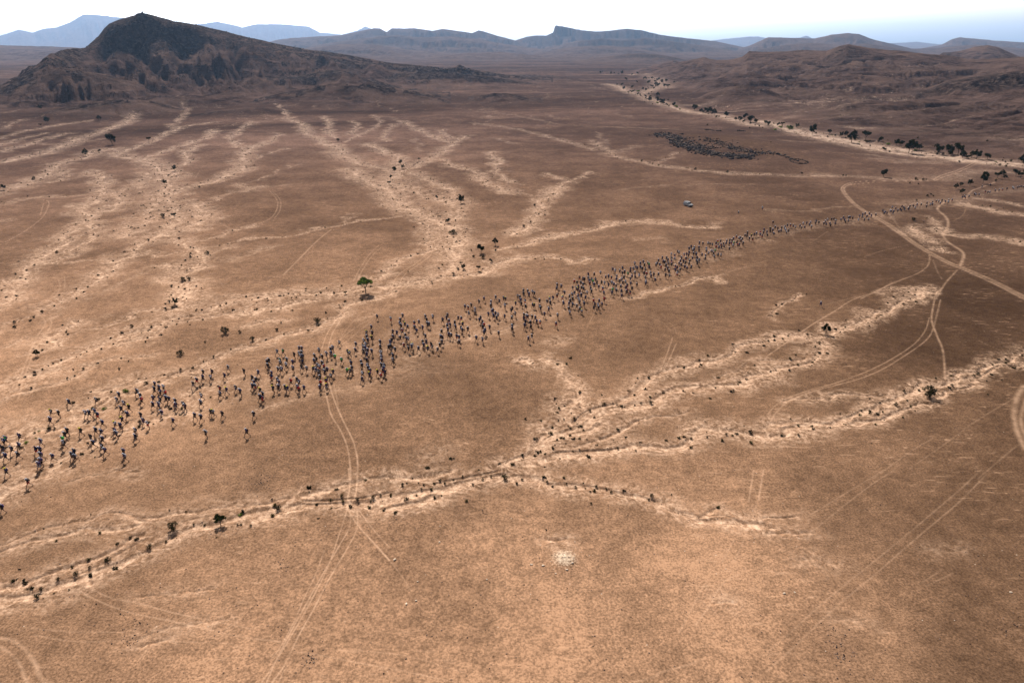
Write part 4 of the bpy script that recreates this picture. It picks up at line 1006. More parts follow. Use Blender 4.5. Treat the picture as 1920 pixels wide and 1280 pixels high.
def build_person_meshes(pi):
    (lt, lf), (rt, rf), la, ra_, lean = POSES[pi]
    ln = math.radians(lean)
    pel = (0, 0, .93)
    def up(h, dx=0, dy=0): return (dx, -h*math.sin(ln)+dy, .93+h*math.cos(ln))
    hips = [(-.095, 0, .90), (.095, 0, .90)]
    legs = [leg(hips[0], lt, lf), leg(hips[1], rt, rf)]
    low = min(min(l[2][2], l[3][2]) for l in legs)-.03
    dz = -low
    sh = [up(.46, -.18), up(.46, .18)]
    arms = [arm(sh[0], *(la[0], .07, la[1]), -1), arm(sh[1], *(ra_[0], .07, ra_[1]), 1)]
    V = []; E = []; Rr = []
    def add(p, r, par=None):
        V.append((p[0], p[1], p[2]+dz)); Rr.append(r)
        if par is not None: E.append((par, len(V)-1))
        return len(V)-1
    p0 = add(pel, (.13, .10)); sp = add(up(.2), (.115, .09), p0); ch = add(up(.40), (.14, .10), sp)
    nk = add(up(.54), .052, ch); jw = add(up(.60, 0, -.015), (.058, .065), nk); hd = add(up(.68, 0, -.015), (.075, .092), jw); ht = add(up(.75, 0, 0), (.06, .075), hd)
    add(up(.655, 0, -.115), .014, hd)
    for s in (-1, 1): add(up(.67, s*.085, 0), .012, hd)
    hands = []
    for i, s in enumerate((-1, 1)):
        s0 = add(sh[i], .052, ch); e = add(arms[i][0], .038, s0); w_ = add(arms[i][1], .025, e)
        d = arms[i][2]; pm = add(Vector(arms[i][1])+d*.07, (.034, .018), w_)
        side = Vector((0, d.z, -d.y)).normalized() if abs(d.x) < .9 else Vector((0, 1, 0))
        for k in range(4):
            off = (k-1.5)*.018; L = (.07, .08, .075, .06)[k]
            q = add(Vector(arms[i][1])+d*.11+side*off, .009, pm); add(Vector(arms[i][1])+d*(.11+L*.6)+side*off+Vector((-s*.03, 0, 0)), .008, q)
        add(Vector(arms[i][1])+d*.05-side*.055+Vector((-s*.015, 0, 0)), .010, pm)
        h = add(hips[i], .085, p0); kn = add(legs[i][0], .052, h)
        cf = add([(a*.6+b*.4) for a, b in zip(legs[i][0], legs[i][1])], .05, kn); an = add(legs[i][1], .033, cf)
        add(legs[i][2], (.03, .02), an)
    out = {}
    out['body'] = skin('body', V, E, Rr, 1, M['skin'])
    # shirt
    V = []; E = []; Rr = []
    a0 = add(up(.02), (.15, .12)); a1 = add(up(.2), (.14, .115), a0); a2 = add(up(.40), (.165, .125), a1); add(up(.50), (.085, .075), a2)
    for i in (0, 1):
        s0 = add(sh[i], .072, a2); mid = [(a*.35+b*.65) for a, b in zip(sh[i], arms[i][0])]; add(mid, .056, s0)
    out['shirt'] = skin('shirt', V, E, Rr, 1, M['navy'])
    V = []; E = []; Rr = []
    a0 = add((0, 0, .97), (.15, .12))
    for i in (0, 1):
        s0 = add(hips[i], .105, a0); add([(a*.3+b*.7) for a, b in zip(hips[i], legs[i][0])], .082, s0)
    out['shorts'] = skin('shorts', V, E, Rr, 1, M['black'])
    # cap: dome, brim, neck cloth
    c = Vector(up(.715, 0, 0)); c.z += dz
    cv = []; cf_ = []
    for a in range(5):
        ph = math.radians(a*21)
        for k in range(12):
            th = 2*math.pi*k/12; cv.append((c.x+.092*math.cos(ph)*math.cos(th), c.y+.108*math.cos(ph)*math.sin(th), c.z-.01+.095*math.sin(ph)))
    for a in range(4):
        for k in range(12): cf_.append((a*12+k, a*12+(k+1) % 12, a*12+12+(k+1) % 12, a*12+12+k))
    cf_.append(tuple(range(48, 60)))
    b0 = len(cv)
    for k in range(7):
        th = math.radians(205+k*130/6-0)
        x_ = math.cos(th); y_ = math.sin(th)
        cv += [(c.x+.092*x_, c.y+.108*y_, c.z-.008), (c.x+.10*x_, c.y+.185*y_, c.z-.03), (c.x+.092*x_, c.y+.108*y_, c.z-.02), (c.x+.10*x_, c.y+.185*y_, c.z-.04)]
    for k in range(6):
        i0 = b0+k*4; cf_ += [(i0, i0+1, i0+5, i0+4), (i0+2, i0+6, i0+7, i0+3), (i0+1, i0+3, i0+7, i0+5)]
    b0 = len(cv)
    for k in range(6):
        th = math.radians(30+k*24); x_ = math.cos(th); y_ = math.sin(th)
        cv += [(c.x+.095*x_, c.y+.110*y_, c.z), (c.x+.12*x_, c.y+.13*y_, c.z-.17)]
    for k in range(5): i0 = b0+k*2; cf_.append((i0, i0+1, i0+3, i0+2))
    out['cap'] = mesh_from('cap', cv, cf_, [M['white']], True)
    # backpack: rounded sack, lid, side bottles
    bm = bmesh.new()
    def bxx(cx, cy, cz, sx, sy, sz, bev):
        r_ = bmesh.ops.create_cube(bm, size=1.0); vs = r_['verts']
        for v in vs:
            tp = .82 if v.co.z > 0 else 1
            v.co = Vector((cx+v.co.x*sx*tp, cy+v.co.y*sy*tp, cz+v.co.z*sz))
        es = list({e for v in vs for e in v.link_edges})
        bmesh.ops.bevel(bm, geom=es, offset=bev, segments=2, affect='EDGES')
    bxx(0, .165, .30, .27, .17, .40, .04); bxx(0, .16, .52, .25, .17, .08, .03); bxx(0, .265, .24, .19, .06, .20, .02)
    for s in (-1, 1): bxx(s*.155, .14, .20, .065, .065, .22, .02); bxx(s*.10, -.10, .36, .035, .03, .22, .01)
    bmesh.ops.rotate(bm, verts=bm.verts, cent=(0, 0, 0), matrix=Matrix.Rotation(ln, 3, 'X'))
    bmesh.ops.translate(bm, verts=bm.verts, vec=(0, 0, .93+dz))
    me = bpy.data.meshes.new('backpack'); bm.to_mesh(me); bm.free(); me.materials.append(M['black']); me.polygons.foreach_set('use_smooth', [True]*len(me.polygons))
    out['backpack'] = me
    for i in (0, 1):
        V = []; E = []; Rr = []
        a0 = add([legs[i][1][0], legs[i][1][1], legs[i][1][2]-.02], .045); a1 = add(legs[i][3], (.042, .035), a0)
        m_ = [(a+b)/2 for a, b in zip(legs[i][1], legs[i][2])]; m_[2] -= .02
        a2 = add(m_, (.042, .035), a0); add(legs[i][2], (.045, .03), a2)
        out['shoe%d' % i] = skin('shoe', V, E, Rr, 1, M['shoe'])
    return out
PM = [build_person_meshes(i) for i in range(len(POSES))]
print("people meshes", time.time()-T0)
def tag(o, label=None, cat=None, group=None):
    if label: o['label'] = label
    if cat: o['category'] = cat
    if group: o['group'] = group
    return o
runners = []
for ln in RUN.strip().splitlines():
    p = ln.split()
    for q in p[1:]:
        f = q[-1] if q[-1].isalpha() else ''
        x, y = (float(v) for v in (q[:-1] if f else q).split(','))
        fx, fy = full(p[0], x, y); runners.append([fx, fy, f])
for R in runners:
    R += list(place(R[0], R[1], 1.62))
runners.sort(key=lambda R: math.hypot(R[3], R[4]))
heading = math.atan2(gp(300, 770)[1]-gp(1150, 540)[1], gp(300, 770)[0]-gp(1150, 540)[0])
ORD = ['first', 'second', 'third', 'fourth', 'fifth', 'sixth', 'seventh', 'eighth', 'ninth', 'tenth', 'eleventh', 'twelfth', 'thirteenth', 'fourteenth', 'fifteenth',
       'sixteenth', 'seventeenth', 'eighteenth', 'nineteenth', 'twentieth']
def ordinal(n):
    if n < 20: return ORD[n]
    t = ['', '', 'twenty', 'thirty', 'forty', 'fifty', 'sixty', 'seventy', 'eighty', 'ninety'][(n+1)//10]; k = (n+1) % 10
    return t+'-'+ORD[k-1] if k else t[:-1]+'ieth'
ZR = [(60, 'bunch at the left picture edge'), (165, 'scatter by the left wash'), (262, 'scatter along the left wash'), (345, 'bunch beyond the wash scrub'),
      (440, 'loose group left of the tracks'), (500, 'trail of walkers left of centre'), (575, 'bunch before the tyre tracks'), (625, 'crowd on the tyre tracks'), (670, 'crowd just past the tyre tracks'),
      (722, 'dense column below the acacia'), (775, 'bunch right of the dense column'), (830, 'middle of the long crowd'), (890, 'bunch beside the faint twin tracks'), (950, 'loose bunch at picture centre'),
      (1010, 'centre right bunch'), (1060, 'bunch at the thick crowd end'), (3000, 'thick part of the crowd')]
def rzone(x, y):
    if x > 1500: return 'open ground far below the crowd'
    if y > 930 and x < 20: return 'lone spot on the left edge'
    for lim, nm in ZR:
        if x < lim: return nm
PEOPLE = []
HEADS = []
for k, R in enumerate(runners):
    f = R[2]
    cap = 'white' if rng.random() < .5 else rng.choice(['lavender', 'grey', 'grey', 'black', 'navy'])
    shirt = rng.choice(['navy', 'black', 'black', 'navy', 'black', 'white', 'grey', 'navy', 'purple', 'black'])
    pack = rng.choice(['black', 'black', 'navy', 'grey', 'black', 'black', 'purple', 'navy', 'black'])
    if f == 'Y': cap = 'yellow'
    if f == 'G': shirt = 'green'; pack = 'green' if rng.random() < .5 else pack
    if f == 'R': shirt = 'red'; pack = 'red' if rng.random() < .5 else pack
    if f == 'B': shirt = 'blue'
    sm = 'black' if rng.random() < .75 else rng.choice(['navy', 'grey', 'red'])
    R += [cap, shirt, pack, sm]
def person(R, zone_lab):
    fx, fy, f, x, y, z, cap, shirt, pack, sm = R
    pi = rng.choice([0, 1, 2, 3, 4, 4]); m = PM[pi]
    o = bpy.data.objects.new('person', m['body']); col.objects.link(o)
    o.location = (x, y, z+.01); s = rng.uniform(1.02, 1.14); o.scale = (s*1.2, s*1.2, s)
    o.rotation_euler = (0, 0, heading+math.pi/2+rng.uniform(-.28, .28))
    for nm, key, mt in (('shirt', 'shirt', shirt), ('shorts', 'shorts', sm), ('cap', 'cap', cap), ('backpack', 'backpack', pack), ('shoe', 'shoe0', 'shoe'), ('shoe', 'shoe1', 'shoe')):
        c = bpy.data.objects.new(nm, m[key]); col.objects.link(c); c.parent = o
        c.material_slots[0].link = 'OBJECT'; c.material_slots[0].material = M[mt]
    return o
near = runners[:300]; far_ = runners[300:]
zones = {}
for R in near: zones.setdefault(rzone(R[0], R[1]), []).append(R)
for zn, L in zones.items():
    sub = {}
    for R in L: sub.setdefault((R[6], R[7], R[8]), []).append(R)
    for (cap, shirt, pack), S in sub.items():
        S.sort(key=lambda R: R[0])
        for i, R in enumerate(S):
            o = person(R, zn)
            base = f"runner in {cap} cap, {shirt} shirt, {pack} pack, {zn}"
            if len(S) > 1: base = f"{('leftmost' if i == 0 else 'rightmost' if i == len(S)-1 else ordinal(i)+' from left')} {cap} cap, {shirt} shirt, {pack} pack runner, {zn}"
            ws = base.split()
            if len(ws) > 16: base = base.replace(' runner,', ',')
            ws = base.split()
            if len(ws) > 16: base = ' '.join(ws[:16])
            tag(o, base, 'person', 'desert race runners')
# beyond the 300 nearest: one mass
def arr(me):
    n = len(me.vertices); v = np.empty(n*3, np.float32); me.vertices.foreach_get('co', v)
    return v.reshape(-1, 3), [tuple(p.vertices) for p in me.polygons]
def decim(me, k=None):
    return arr(me)
palette = list(M.keys())
VV = []; FF = []; FM = []; nv = 0
for R in far_:
    fx, fy, f, x, y, z, cap, shirt, pack, sm = R
    m = PM[rng.choice([0, 1, 2, 3, 4, 4])]; s = rng.uniform(1.02, 1.14)
    a = heading+math.pi/2+rng.uniform(-.28, .28); ca, sa_ = math.cos(a), math.sin(a)
    for key, mt in (('body', 'skin'), ('shirt', shirt), ('shorts', sm), ('cap', cap), ('backpack', pack)):
        if 'cache' not in m: m['cache'] = {}
        if key not in m['cache']: m['cache'][key] = arr(m[key])
        v, F = m['cache'][key]
        q = np.empty_like(v); q[:, 0] = (v[:, 0]*ca-v[:, 1]*sa_)*s*1.2+x; q[:, 1] = (v[:, 0]*sa_+v[:, 1]*ca)*s*1.2+y; q[:, 2] = v[:, 2]*s+z+.01
        VV.append(q); mi = palette.index(mt)
        FF += [tuple(i+nv for i in p) for p in F]; FM += [mi]*len(F); nv += len(v)
me = mesh_from('runners', np.concatenate(VV), FF, [M[k] for k in palette], True, fm=FM)
o = bpy.data.objects.new('distant_runners', me); col.objects.link(o); o['kind'] = 'stuff'
tag(o, 'long thin stream of distant runners stretching to the far wadi', 'crowd')
print("people", len(runners), time.time()-T0)

# ------------------------------------------------------------------ plants
def tube(V, F, p0, p1, r0, r1, n=6):
    d = (Vector(p1)-Vector(p0)).normalized(); a = d.orthogonal().normalized(); b = d.cross(a); i0 = len(V)
    for p, r in ((p0, r0), (p1, r1)):
        for k in range(n):
            t = 2*math.pi*k/n; V.append(Vector(p)+a*math.cos(t)*r+b*math.sin(t)*r)
    for k in range(n): F.append((i0+k, i0+(k+1) % n, i0+n+(k+1) % n, i0+n+k))
def leaf(V, F, S, p, s, rg, sh):
    u = Vector((rg.gauss(0, 1), rg.gauss(0, 1), rg.gauss(0, 1))).normalized(); v = u.orthogonal().normalized()
    w_ = u.cross(v); q = rg.uniform(0, 6.28); a = (v*math.cos(q)+w_*math.sin(q))*s; b = (w_*math.cos(q)-v*math.sin(q))*s*rg.uniform(.4, .8)
    i0 = len(V); V += [p-a-b, p+a-b*.4, p+a*.9+b, p-a*.5+b]; F.append((i0, i0+1, i0+2, i0+3)); S += [sh]*4
def make_tree(seed, flat):
    rg = random.Random(seed); V = []; F = []; CV = []; CF = []; CS = []
    # unit: crown width 1
    h = rg.uniform(.85, 1.0) if not flat else .78
    fork = h*rg.uniform(.22, .34); base = Vector((0, 0, -.03)); top = Vector((rg.uniform(-.04, .04), rg.uniform(-.04, .04), fork))
    tube(V, F, base, top, .035, .026)
    nb = rg.randint(5, 7)
    for i in range(nb):
        an = 6.283*i/nb+rg.uniform(-.4, .4); rr = rg.uniform(.18, .40)
        zt = h*(rg.uniform(.80, .95) if flat else rg.uniform(.6, .95)); tip = Vector((rr*math.cos(an), rr*math.sin(an), zt-(.12 if not flat else .05)*rr*3))
        mid = top.lerp(tip, .5)+Vector((0, 0, -.03)); tube(V, F, top, mid, .018, .012, 5); tube(V, F, mid, tip, .012, .005, 5)
        for j in range(rg.randint(4, 6)):
            c = tip+Vector((rg.gauss(0, .10), rg.gauss(0, .10), rg.gauss(0, .05 if flat else .09)))
            cr = rg.uniform(.09, .16); sh = rg.uniform(.0, 1.)
            tube(V, F, mid, c, .006, .003, 4)
            for q in range(90):
                d = Vector((rg.gauss(0, 1), rg.gauss(0, 1), rg.gauss(0, 1))).normalized()*cr*rg.random()**.4
                d.z *= .6 if flat else .85
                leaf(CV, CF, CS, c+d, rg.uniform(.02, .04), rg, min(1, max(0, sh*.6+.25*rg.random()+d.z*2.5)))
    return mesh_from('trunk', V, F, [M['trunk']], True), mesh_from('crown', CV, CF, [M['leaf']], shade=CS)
def make_bush(seed, mat, hh=.75, n=26, nl=34):
    rg = random.Random(seed); V = []; F = []; CV = []; CF = []; CS = []
    for i in range(n):
        an = rg.uniform(0, 6.283); rr = .40*rg.random()**.6; z = hh*rg.uniform(.25, 1.0)*(1-rr*.9); c = Vector((rr*math.cos(an), rr*math.sin(an), z))
        tube(V, F, (rr*.15*math.cos(an), rr*.15*math.sin(an), -.04), c, .012, .005, 4); cr = rg.uniform(.09, .17); sh = rg.random()
        for q in range(nl):
            d = Vector((rg.gauss(0, 1), rg.gauss(0, 1), rg.gauss(0, 1))).normalized()*cr*rg.random()**.4; p = c+d; p.z = max(.01, p.z)
            leaf(CV, CF, CS, p, rg.uniform(.02, .04), rg, min(1, max(0, sh*.6+.4*rg.random())))
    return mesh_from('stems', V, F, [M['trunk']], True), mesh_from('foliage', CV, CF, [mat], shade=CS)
def make_tuft(seed):
    rg = random.Random(seed); CV = []; CF = []; CS = []
    lob = [(rg.gauss(0, .16), rg.gauss(0, .16), rg.uniform(.5, 1)) for _ in range(4)]
    for q in range(90):
        lx, ly, lh = rg.choice(lob); an = rg.uniform(0, 6.283); tl = rg.uniform(.1, .9); L = rg.uniform(.25, .55)*lh
        b = Vector((lx+rg.gauss(0, .05), ly+rg.gauss(0, .05), 0)); t_ = b+Vector((math.cos(an)*L*tl, math.sin(an)*L*tl, L*(1-.4*tl)))
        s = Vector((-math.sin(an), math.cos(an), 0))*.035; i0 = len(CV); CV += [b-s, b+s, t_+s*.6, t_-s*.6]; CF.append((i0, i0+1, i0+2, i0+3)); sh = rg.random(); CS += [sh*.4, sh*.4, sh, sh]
    return CV, CF, CS
TREES = [make_tree(s, s < 3) for s in range(6)]
BUSH = [make_bush(20+s, M['scrub']) for s in range(4)]
GBUSH = [make_bush(40+s, M['leafg'], .38, 22, 30) for s in range(2)]
TUFTR = [make_tuft(60+s) for s in range(5)]
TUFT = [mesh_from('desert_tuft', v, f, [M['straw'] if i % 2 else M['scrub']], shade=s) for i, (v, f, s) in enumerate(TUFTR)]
PZ = {'M6': 'upper bend of the pale wadi', 'M7': 'middle reach of the pale wadi', 'M8': 'right end of the pale wadi', 'L': 'hollow beside the footpath', 'R4': 'braided washes upper left',
      'R5': 'washes left of centre', 'R6': 'thin washes right of centre', 'Q1': 'washes left of the runners', 'Q2': 'wash above the tyre tracks', 'Q3': 'wash fan below the crowd',
      'Q4': 'right hand wash', 'P5': 'lower left wash', 'P6': 'wash crossed by the tyre tracks', 'P7': 'thin wash above the pale mound'}
plants = []
for ln in PLANTS.strip().splitlines():
    p = ln.split(); sc_ = REG[p[0]][2]
    for q in p[1:]:
        kd = q[-1]; x, y, w_ = (float(v) for v in q[:-1].split(','))
        fx, fy = full(p[0], x, y); wx_, wy_, wz = place(fx, fy)
        D = math.sqrt(wx_**2+wy_**2+CAM_H**2)
        wm = (1.08 if kd == 't' and D > 300 else 1.0)*w_/sc_*D/FPX/math.cos(math.atan((fx-960)/FPX))**0*1.05
        wm = min(wm, 8.5)
        plants.append([p[0], kd, fx, fy, wx_, wy_, wz, min(wm, 7.0)])
pz = {}
wr = random.Random(31)
for reg, line, n, sp in (('M6', [(330,370),(500,440),(620,500),(780,550),(900,590),(1200,640),(1400,680),(1600,730),(1900,805)], 34, 9), ('M6', [(600,380),(700,340),(740,300),(700,250),(620,225),(400,200),(200,188),(40,180)], 34, 16),
                          ('M7', [(0,150),(200,215),(400,240),(700,290),(1000,340),(1300,385),(1600,430),(1900,480)], 22, 14), ('M8', [(300,420),(700,480),(1000,520),(1300,560),(1849,620)], 16, 18)):
    for _ in range(n):
        t = wr.random()*(len(line)-1); i = int(t); f = t-i
        x = line[i][0]+(line[i+1][0]-line[i][0])*f+wr.gauss(0, sp); y = line[i][1]+(line[i+1][1]-line[i][1])*f+wr.gauss(0, sp*.7)
        fx, fy = full(reg, x, y); wx_, wy_, wz = place(fx, fy)
        if fx > 1915: continue
        kd = 't' if wr.random() < .55 else 'b'
        plants.append([reg, kd, fx, fy, wx_, wy_, wz, wr.uniform(2.4, 4.2) if kd == 't' else wr.uniform(1.2, 2.4)])
for P in plants: pz.setdefault((P[0], P[1]), []).append(P)
for (zn, kd), L in pz.items():
    L.sort(key=lambda P: P[2])
    ws_ = sorted(P[7] for P in L); big_ = ws_[int(len(ws_)*.75)] if len(ws_) > 3 else 1e9
    for i, P in enumerate(L):
        _, _, fx, fy, x, y, z, wm = P
        special = None
        if kd == 't':
            k = 0 if (zn == 'R5' and wm > 4.5) else rng.choice((0, 3, 4, 5, 3, 4, 5)); tr, cr = TREES[k]; nm = 'acacia_tree'; parts = (('trunk', tr), ('crown', cr)); lab = 'dark acacia tree'; cat = 'tree'; grp = 'acacia trees of the desert washes'
            if zn == 'R5' and wm > 4.0 and abs(fx-686) < 8: special = 'bright green flat-topped acacia standing alone in the sandy wash above the runners'
            if zn == 'R5' and abs(fx-648) < 3 and wm < 2.5: special = 'thin nearly bare acacia sapling just left of the green lone acacia'
            if zn == 'P5': special = 'small open acacia with a clear trunk beside the lower left channel'
        elif kd == 'b':
            st, fo = rng.choice(BUSH); nm = 'desert_bush'; parts = (('stems', st), ('foliage', fo)); lab = 'dark round thorn bush'; cat = 'bush'; grp = 'thorn bushes of the desert washes'
        else:
            st, fo = rng.choice(GBUSH); nm = 'green_bush'; parts = (('stems', st), ('foliage', fo)); lab = 'low bright green bush'; cat = 'bush'; grp = 'green bushes of the desert washes'
        e = bpy.data.objects.new(nm, None); col.objects.link(e); e.empty_display_size = .5
        e.location = (x, y, z-.02); s = wm if kd != 't' else max(wm, .8); hz_ = rng.uniform(.85, 1.12)*(.62 if kd == 'b' and wm > 3.6 else 1.0)
        e.scale = (s, s, s*hz_*(1.3 if kd == 't' and not special else 1.0)); e.rotation_euler = (0, 0, rng.uniform(0, 6.28))
        for pn, mm in parts:
            c = bpy.data.objects.new(pn, mm); col.objects.link(c); c.parent = e
            if special and 'bright green' in special and pn == 'crown':
                c.material_slots[0].link = 'OBJECT'; c.material_slots[0].material = M['leafg']
        sz = 'larger ' if wm >= big_ else ''
        pos_ = 'leftmost' if i == 0 and len(L) > 1 else 'rightmost' if i == len(L)-1 and len(L) > 1 else ('only' if len(L) == 1 else ordinal(i)+' from left')
        tag(e, special or f"{sz}{lab}, {pos_} in the {PZ[zn]}", cat, grp)
print("plants", len(plants), time.time()-T0)
# small tufts strewn through the washes
tr_ = random.Random(99); tufts = []
for ln in WASH.strip().splitlines():
    p = ln.split(); hw = float(p[1]); s = float(p[2])
    if s < .65 or p[0] in ('M6',): continue
    pts = smooth_line([gp(*full(p[0], *(float(v) for v in q.split(',')))) for q in p[3:]])
    near_ = p[0][0] in 'PQ'
    for (x0, y0), (x1, y1) in zip(pts[:-1], pts[1:]):
        L = math.hypot(x1-x0, y1-y0); n = L*hw*(.17 if near_ else .06)*(1.0 if hw < 6 else .25)
        n = int(n)+(tr_.random() < n % 1)
        for _ in range(n):
            t = tr_.random(); off = tr_.gauss(0, hw*.75+.3); nx, ny = -(y1-y0)/max(L, .01), (x1-x0)/max(L, .01)
            tufts.append((x0+(x1-x0)*t+nx*off, y0+(y1-y0)*t+ny*off))
def proj(x, y, z):
    dz = z-CAM_H; d = y*math.cos(PITCH)-dz*math.sin(PITCH); v = y*math.sin(PITCH)+dz*math.cos(PITCH)
    return 960+FPX*x/d, 640-FPX*v/d
tufts = [(x, y, height(x, y)) for x, y in tufts]
inb = []; outb = []
for t in tufts:
    px, py = proj(*t); (inb if (8 < px < 1912 and py < 1270) else outb).append((math.hypot(t[0], t[1]), px, py)+t)
inb.sort()
TZ = [('lower left wash', lambda x, y: x < 500 and y > 880), ('wash under the tyre tracks', lambda x, y: 500 <= x < 800 and y > 860), ('wash beside the round dark bush', lambda x, y: 800 <= x < 1000 and y > 830),
      ('thin wash above the pale mound', lambda x, y: x >= 1000 and y > 895), ('wash fan below the crowd', lambda x, y: 960 <= x < 1300 and y > 640), ('long wash on the right', lambda x, y: x >= 1300 and y > 560), ('left side washes', lambda x, y: True)]
ind = inb[:180]; rest = inb[180:]+outb
tz = {}
for T in ind:
    for nm, fn in TZ:
        if fn(T[1], T[2]): tz.setdefault(nm, []).append(T); break
for nm, L in tz.items():
    L.sort(key=lambda T: T[1])
    for i, T in enumerate(L):
        o = bpy.data.objects.new('desert_tuft', tr_.choice(TUFT)); col.objects.link(o); s = tr_.uniform(.45, 1.15)
        o.location = (T[3], T[4], T[5]-.02); o.scale = (s, s, s*tr_.uniform(.7, 1.1)); o.rotation_euler = (0, 0, tr_.uniform(0, 6.28))
        tag(o, f"tiny dry scrub tuft, {'leftmost' if i == 0 else ordinal(i)+' from left'} in the {nm}", 'shrub', 'small scrub tufts in the near washes')
VV = []; FF = []; SS = []; FM = []; nv = 0
for T in rest:
    i = tr_.randrange(5); v, f, s_ = TUFTR[i]
    st = 3 if T[0] > 260 else 1
    key = (i, st)
    v = np.array([tuple(q) for q in v], np.float32) if not isinstance(v, np.ndarray) else v
    v4 = v.reshape(-1, 4, 3)[::st].reshape(-1, 3); s4 = np.array(s_).reshape(-1, 4)[::st].ravel()
    sc_ = tr_.uniform(.45, 1.15)*(1.0 if st == 1 else 1.35); a = tr_.uniform(0, 6.28)
    q = np.empty_like(v4); q[:, 0] = (v4[:, 0]*math.cos(a)-v4[:, 1]*math.sin(a))*sc_+T[3]; q[:, 1] = (v4[:, 0]*math.sin(a)+v4[:, 1]*math.cos(a))*sc_+T[4]; q[:, 2] = v4[:, 2]*sc_+T[5]-.02
    VV.append(q); SS.append(s4); n = len(v4)//4
    FF.append(np.arange(len(v4)).reshape(-1, 4)+nv); FM += [i % 2]*n; nv += len(v4)
if VV:
    V_ = np.concatenate(VV); F_ = np.concatenate(FF).astype(np.int32)
    me = bpy.data.meshes.new('scrub_tufts'); me.vertices.add(len(V_)); me.vertices.foreach_set('co', V_.ravel()); me.loops.add(F_.size); me.loops.foreach_set('vertex_index', F_.ravel())
    me.polygons.add(len(F_)); me.polygons.foreach_set('loop_start', np.arange(0, F_.size, 4, dtype=np.int32)); me.materials.append(M['scrub']); me.materials.append(M['straw'])
    me.polygons.foreach_set('material_index', np.array(FM, np.int32)); me.update(calc_edges=True)
    at = me.attributes.new('shade', 'FLOAT', 'POINT'); at.data.foreach_set('value', np.concatenate(SS).astype(np.float32))
    o = bpy.data.objects.new('scrub_tufts', me); col.objects.link(o); o['kind'] = 'stuff'; tag(o, 'tiny dry scrub tufts dotted through the pale sandy washes', 'scrub')
print("tufts", len(tufts), time.time()-T0)

# ------------------------------------------------------------------ rocks
def rock_proto(seed):
    bm = bmesh.new(); bmesh.ops.create_icosphere(bm, subdivisions=2, radius=1); rg = random.Random(seed)
    ax = [Vector((rg.gauss(0, 1), rg.gauss(0, 1), rg.gauss(0, 1))).normalized() for _ in range(7)]; of = [rg.uniform(.55, .85) for _ in ax]
    for v in bm.verts:
        for a, o_ in zip(ax, of):
            d = v.co.dot(a)
            if d > o_: v.co -= a*(d-o_)
        v.co *= 1+rg.uniform(-.05, .05)
    V = np.array([tuple(v.co) for v in bm.verts], np.float32); F = np.array([[v.index for v in f.verts] for f in bm.faces], np.int32); bm.free(); return V, F
RP = [rock_proto(s) for s in range(5)]
def rock_field(name, pts, mats, label=None, cat=None, kind='stuff'):
    VV = []; FF = []; FM = []; nv = 0; rg = random.Random(len(pts))
    for x, y, z, s, mi in pts:
        v, f = RP[rg.randrange(5)]; a = rg.uniform(0, 6.28); sx, sy, sz = s*rg.uniform(.7, 1.3), s*rg.uniform(.7, 1.2), s*rg.uniform(.4, .8)
        u = v*np.array([sx, sy, sz], np.float32); q = np.empty_like(u); q[:, 0] = u[:, 0]*math.cos(a)-u[:, 1]*math.sin(a)+x; q[:, 1] = u[:, 0]*math.sin(a)+u[:, 1]*math.cos(a)+y; q[:, 2] = u[:, 2]+z+sz*.25
        VV.append(q); FF.append(f+nv); FM += [mi]*len(f); nv += len(v)
    me = bpy.data.meshes.new(name); V_ = np.concatenate(VV); F_ = np.concatenate(FF)
    me.vertices.add(len(V_)); me.vertices.foreach_set('co', V_.ravel()); me.loops.add(F_.size); me.loops.foreach_set('vertex_index', F_.ravel())
    me.polygons.add(len(F_)); me.polygons.foreach_set('loop_start', np.arange(0, F_.size, 3, dtype=np.int32))
    for m in mats: me.materials.append(m)
    me.polygons.foreach_set('material_index', np.array(FM, np.int32)); me.update(calc_edges=True)
    o = bpy.data.objects.new(name, me); col.objects.link(o)
    if kind: o['kind'] = kind
    tag(o, label, cat); return o
rr_ = random.Random(5)
def along_px(reg, pts, n, spread, s0, s1, mis=(0,)):
    out = []
    P = [full(reg, *p) for p in pts]; Ls = [math.hypot(b[0]-a[0], (b[1]-a[1])*2) for a, b in zip(P[:-1], P[1:])]
    for _ in range(n):
        t = rr_.random()*sum(Ls); i = 0
        while t > Ls[i]: t -= Ls[i]; i += 1
        f = t/Ls[i]; fx = P[i][0]+(P[i+1][0]-P[i][0])*f+rr_.gauss(0, spread); fy = P[i][1]+(P[i+1][1]-P[i][1])*f+rr_.gauss(0, spread*.28)
        x, y, z = place(fx, fy); out.append((x, y, z, rr_.uniform(s0, s1)*rr_.random()**.5, rr_.choice(mis)))
    return out
pts = along_px('R6', [(960,190),(1020,185),(1080,205),(1120,250),(1220,285),(1330,315),(1450,325),(1600,335)], 1500, 8, .35, 1.4, (0, 0, 0, 0, 0, 1))
pts += along_px('R6', [(1080,200),(1180,235),(1260,265),(1340,270)], 520, 9, .3, 1.1, (0, 0, 1))
pts += along_px('R6', [(1280,215),(1380,235),(1480,262),(1560,290),(1707,305)], 600, 7, .3, 1.05, (0, 0, 1))
pts += along_px('R7', [(0,300),(100,325),(150,345),(200,360)], 60, 2, .4, 1.2, (0, 1))
pts += along_px('R6', [(1290,155),(1400,165)], 50, 1.5, .4, 1.0, (0,)); pts += along_px('R6', [(1500,160),(1560,165)], 40, 1.5, .4, 1.0, (0,))
rock_field('rock_outcrop', pts, [M['stone_dark'], M['stone_mid'], M['stone_pale']], 'dark rocky outcrop of tumbled black boulders on the pale plain', 'rock outcrop')
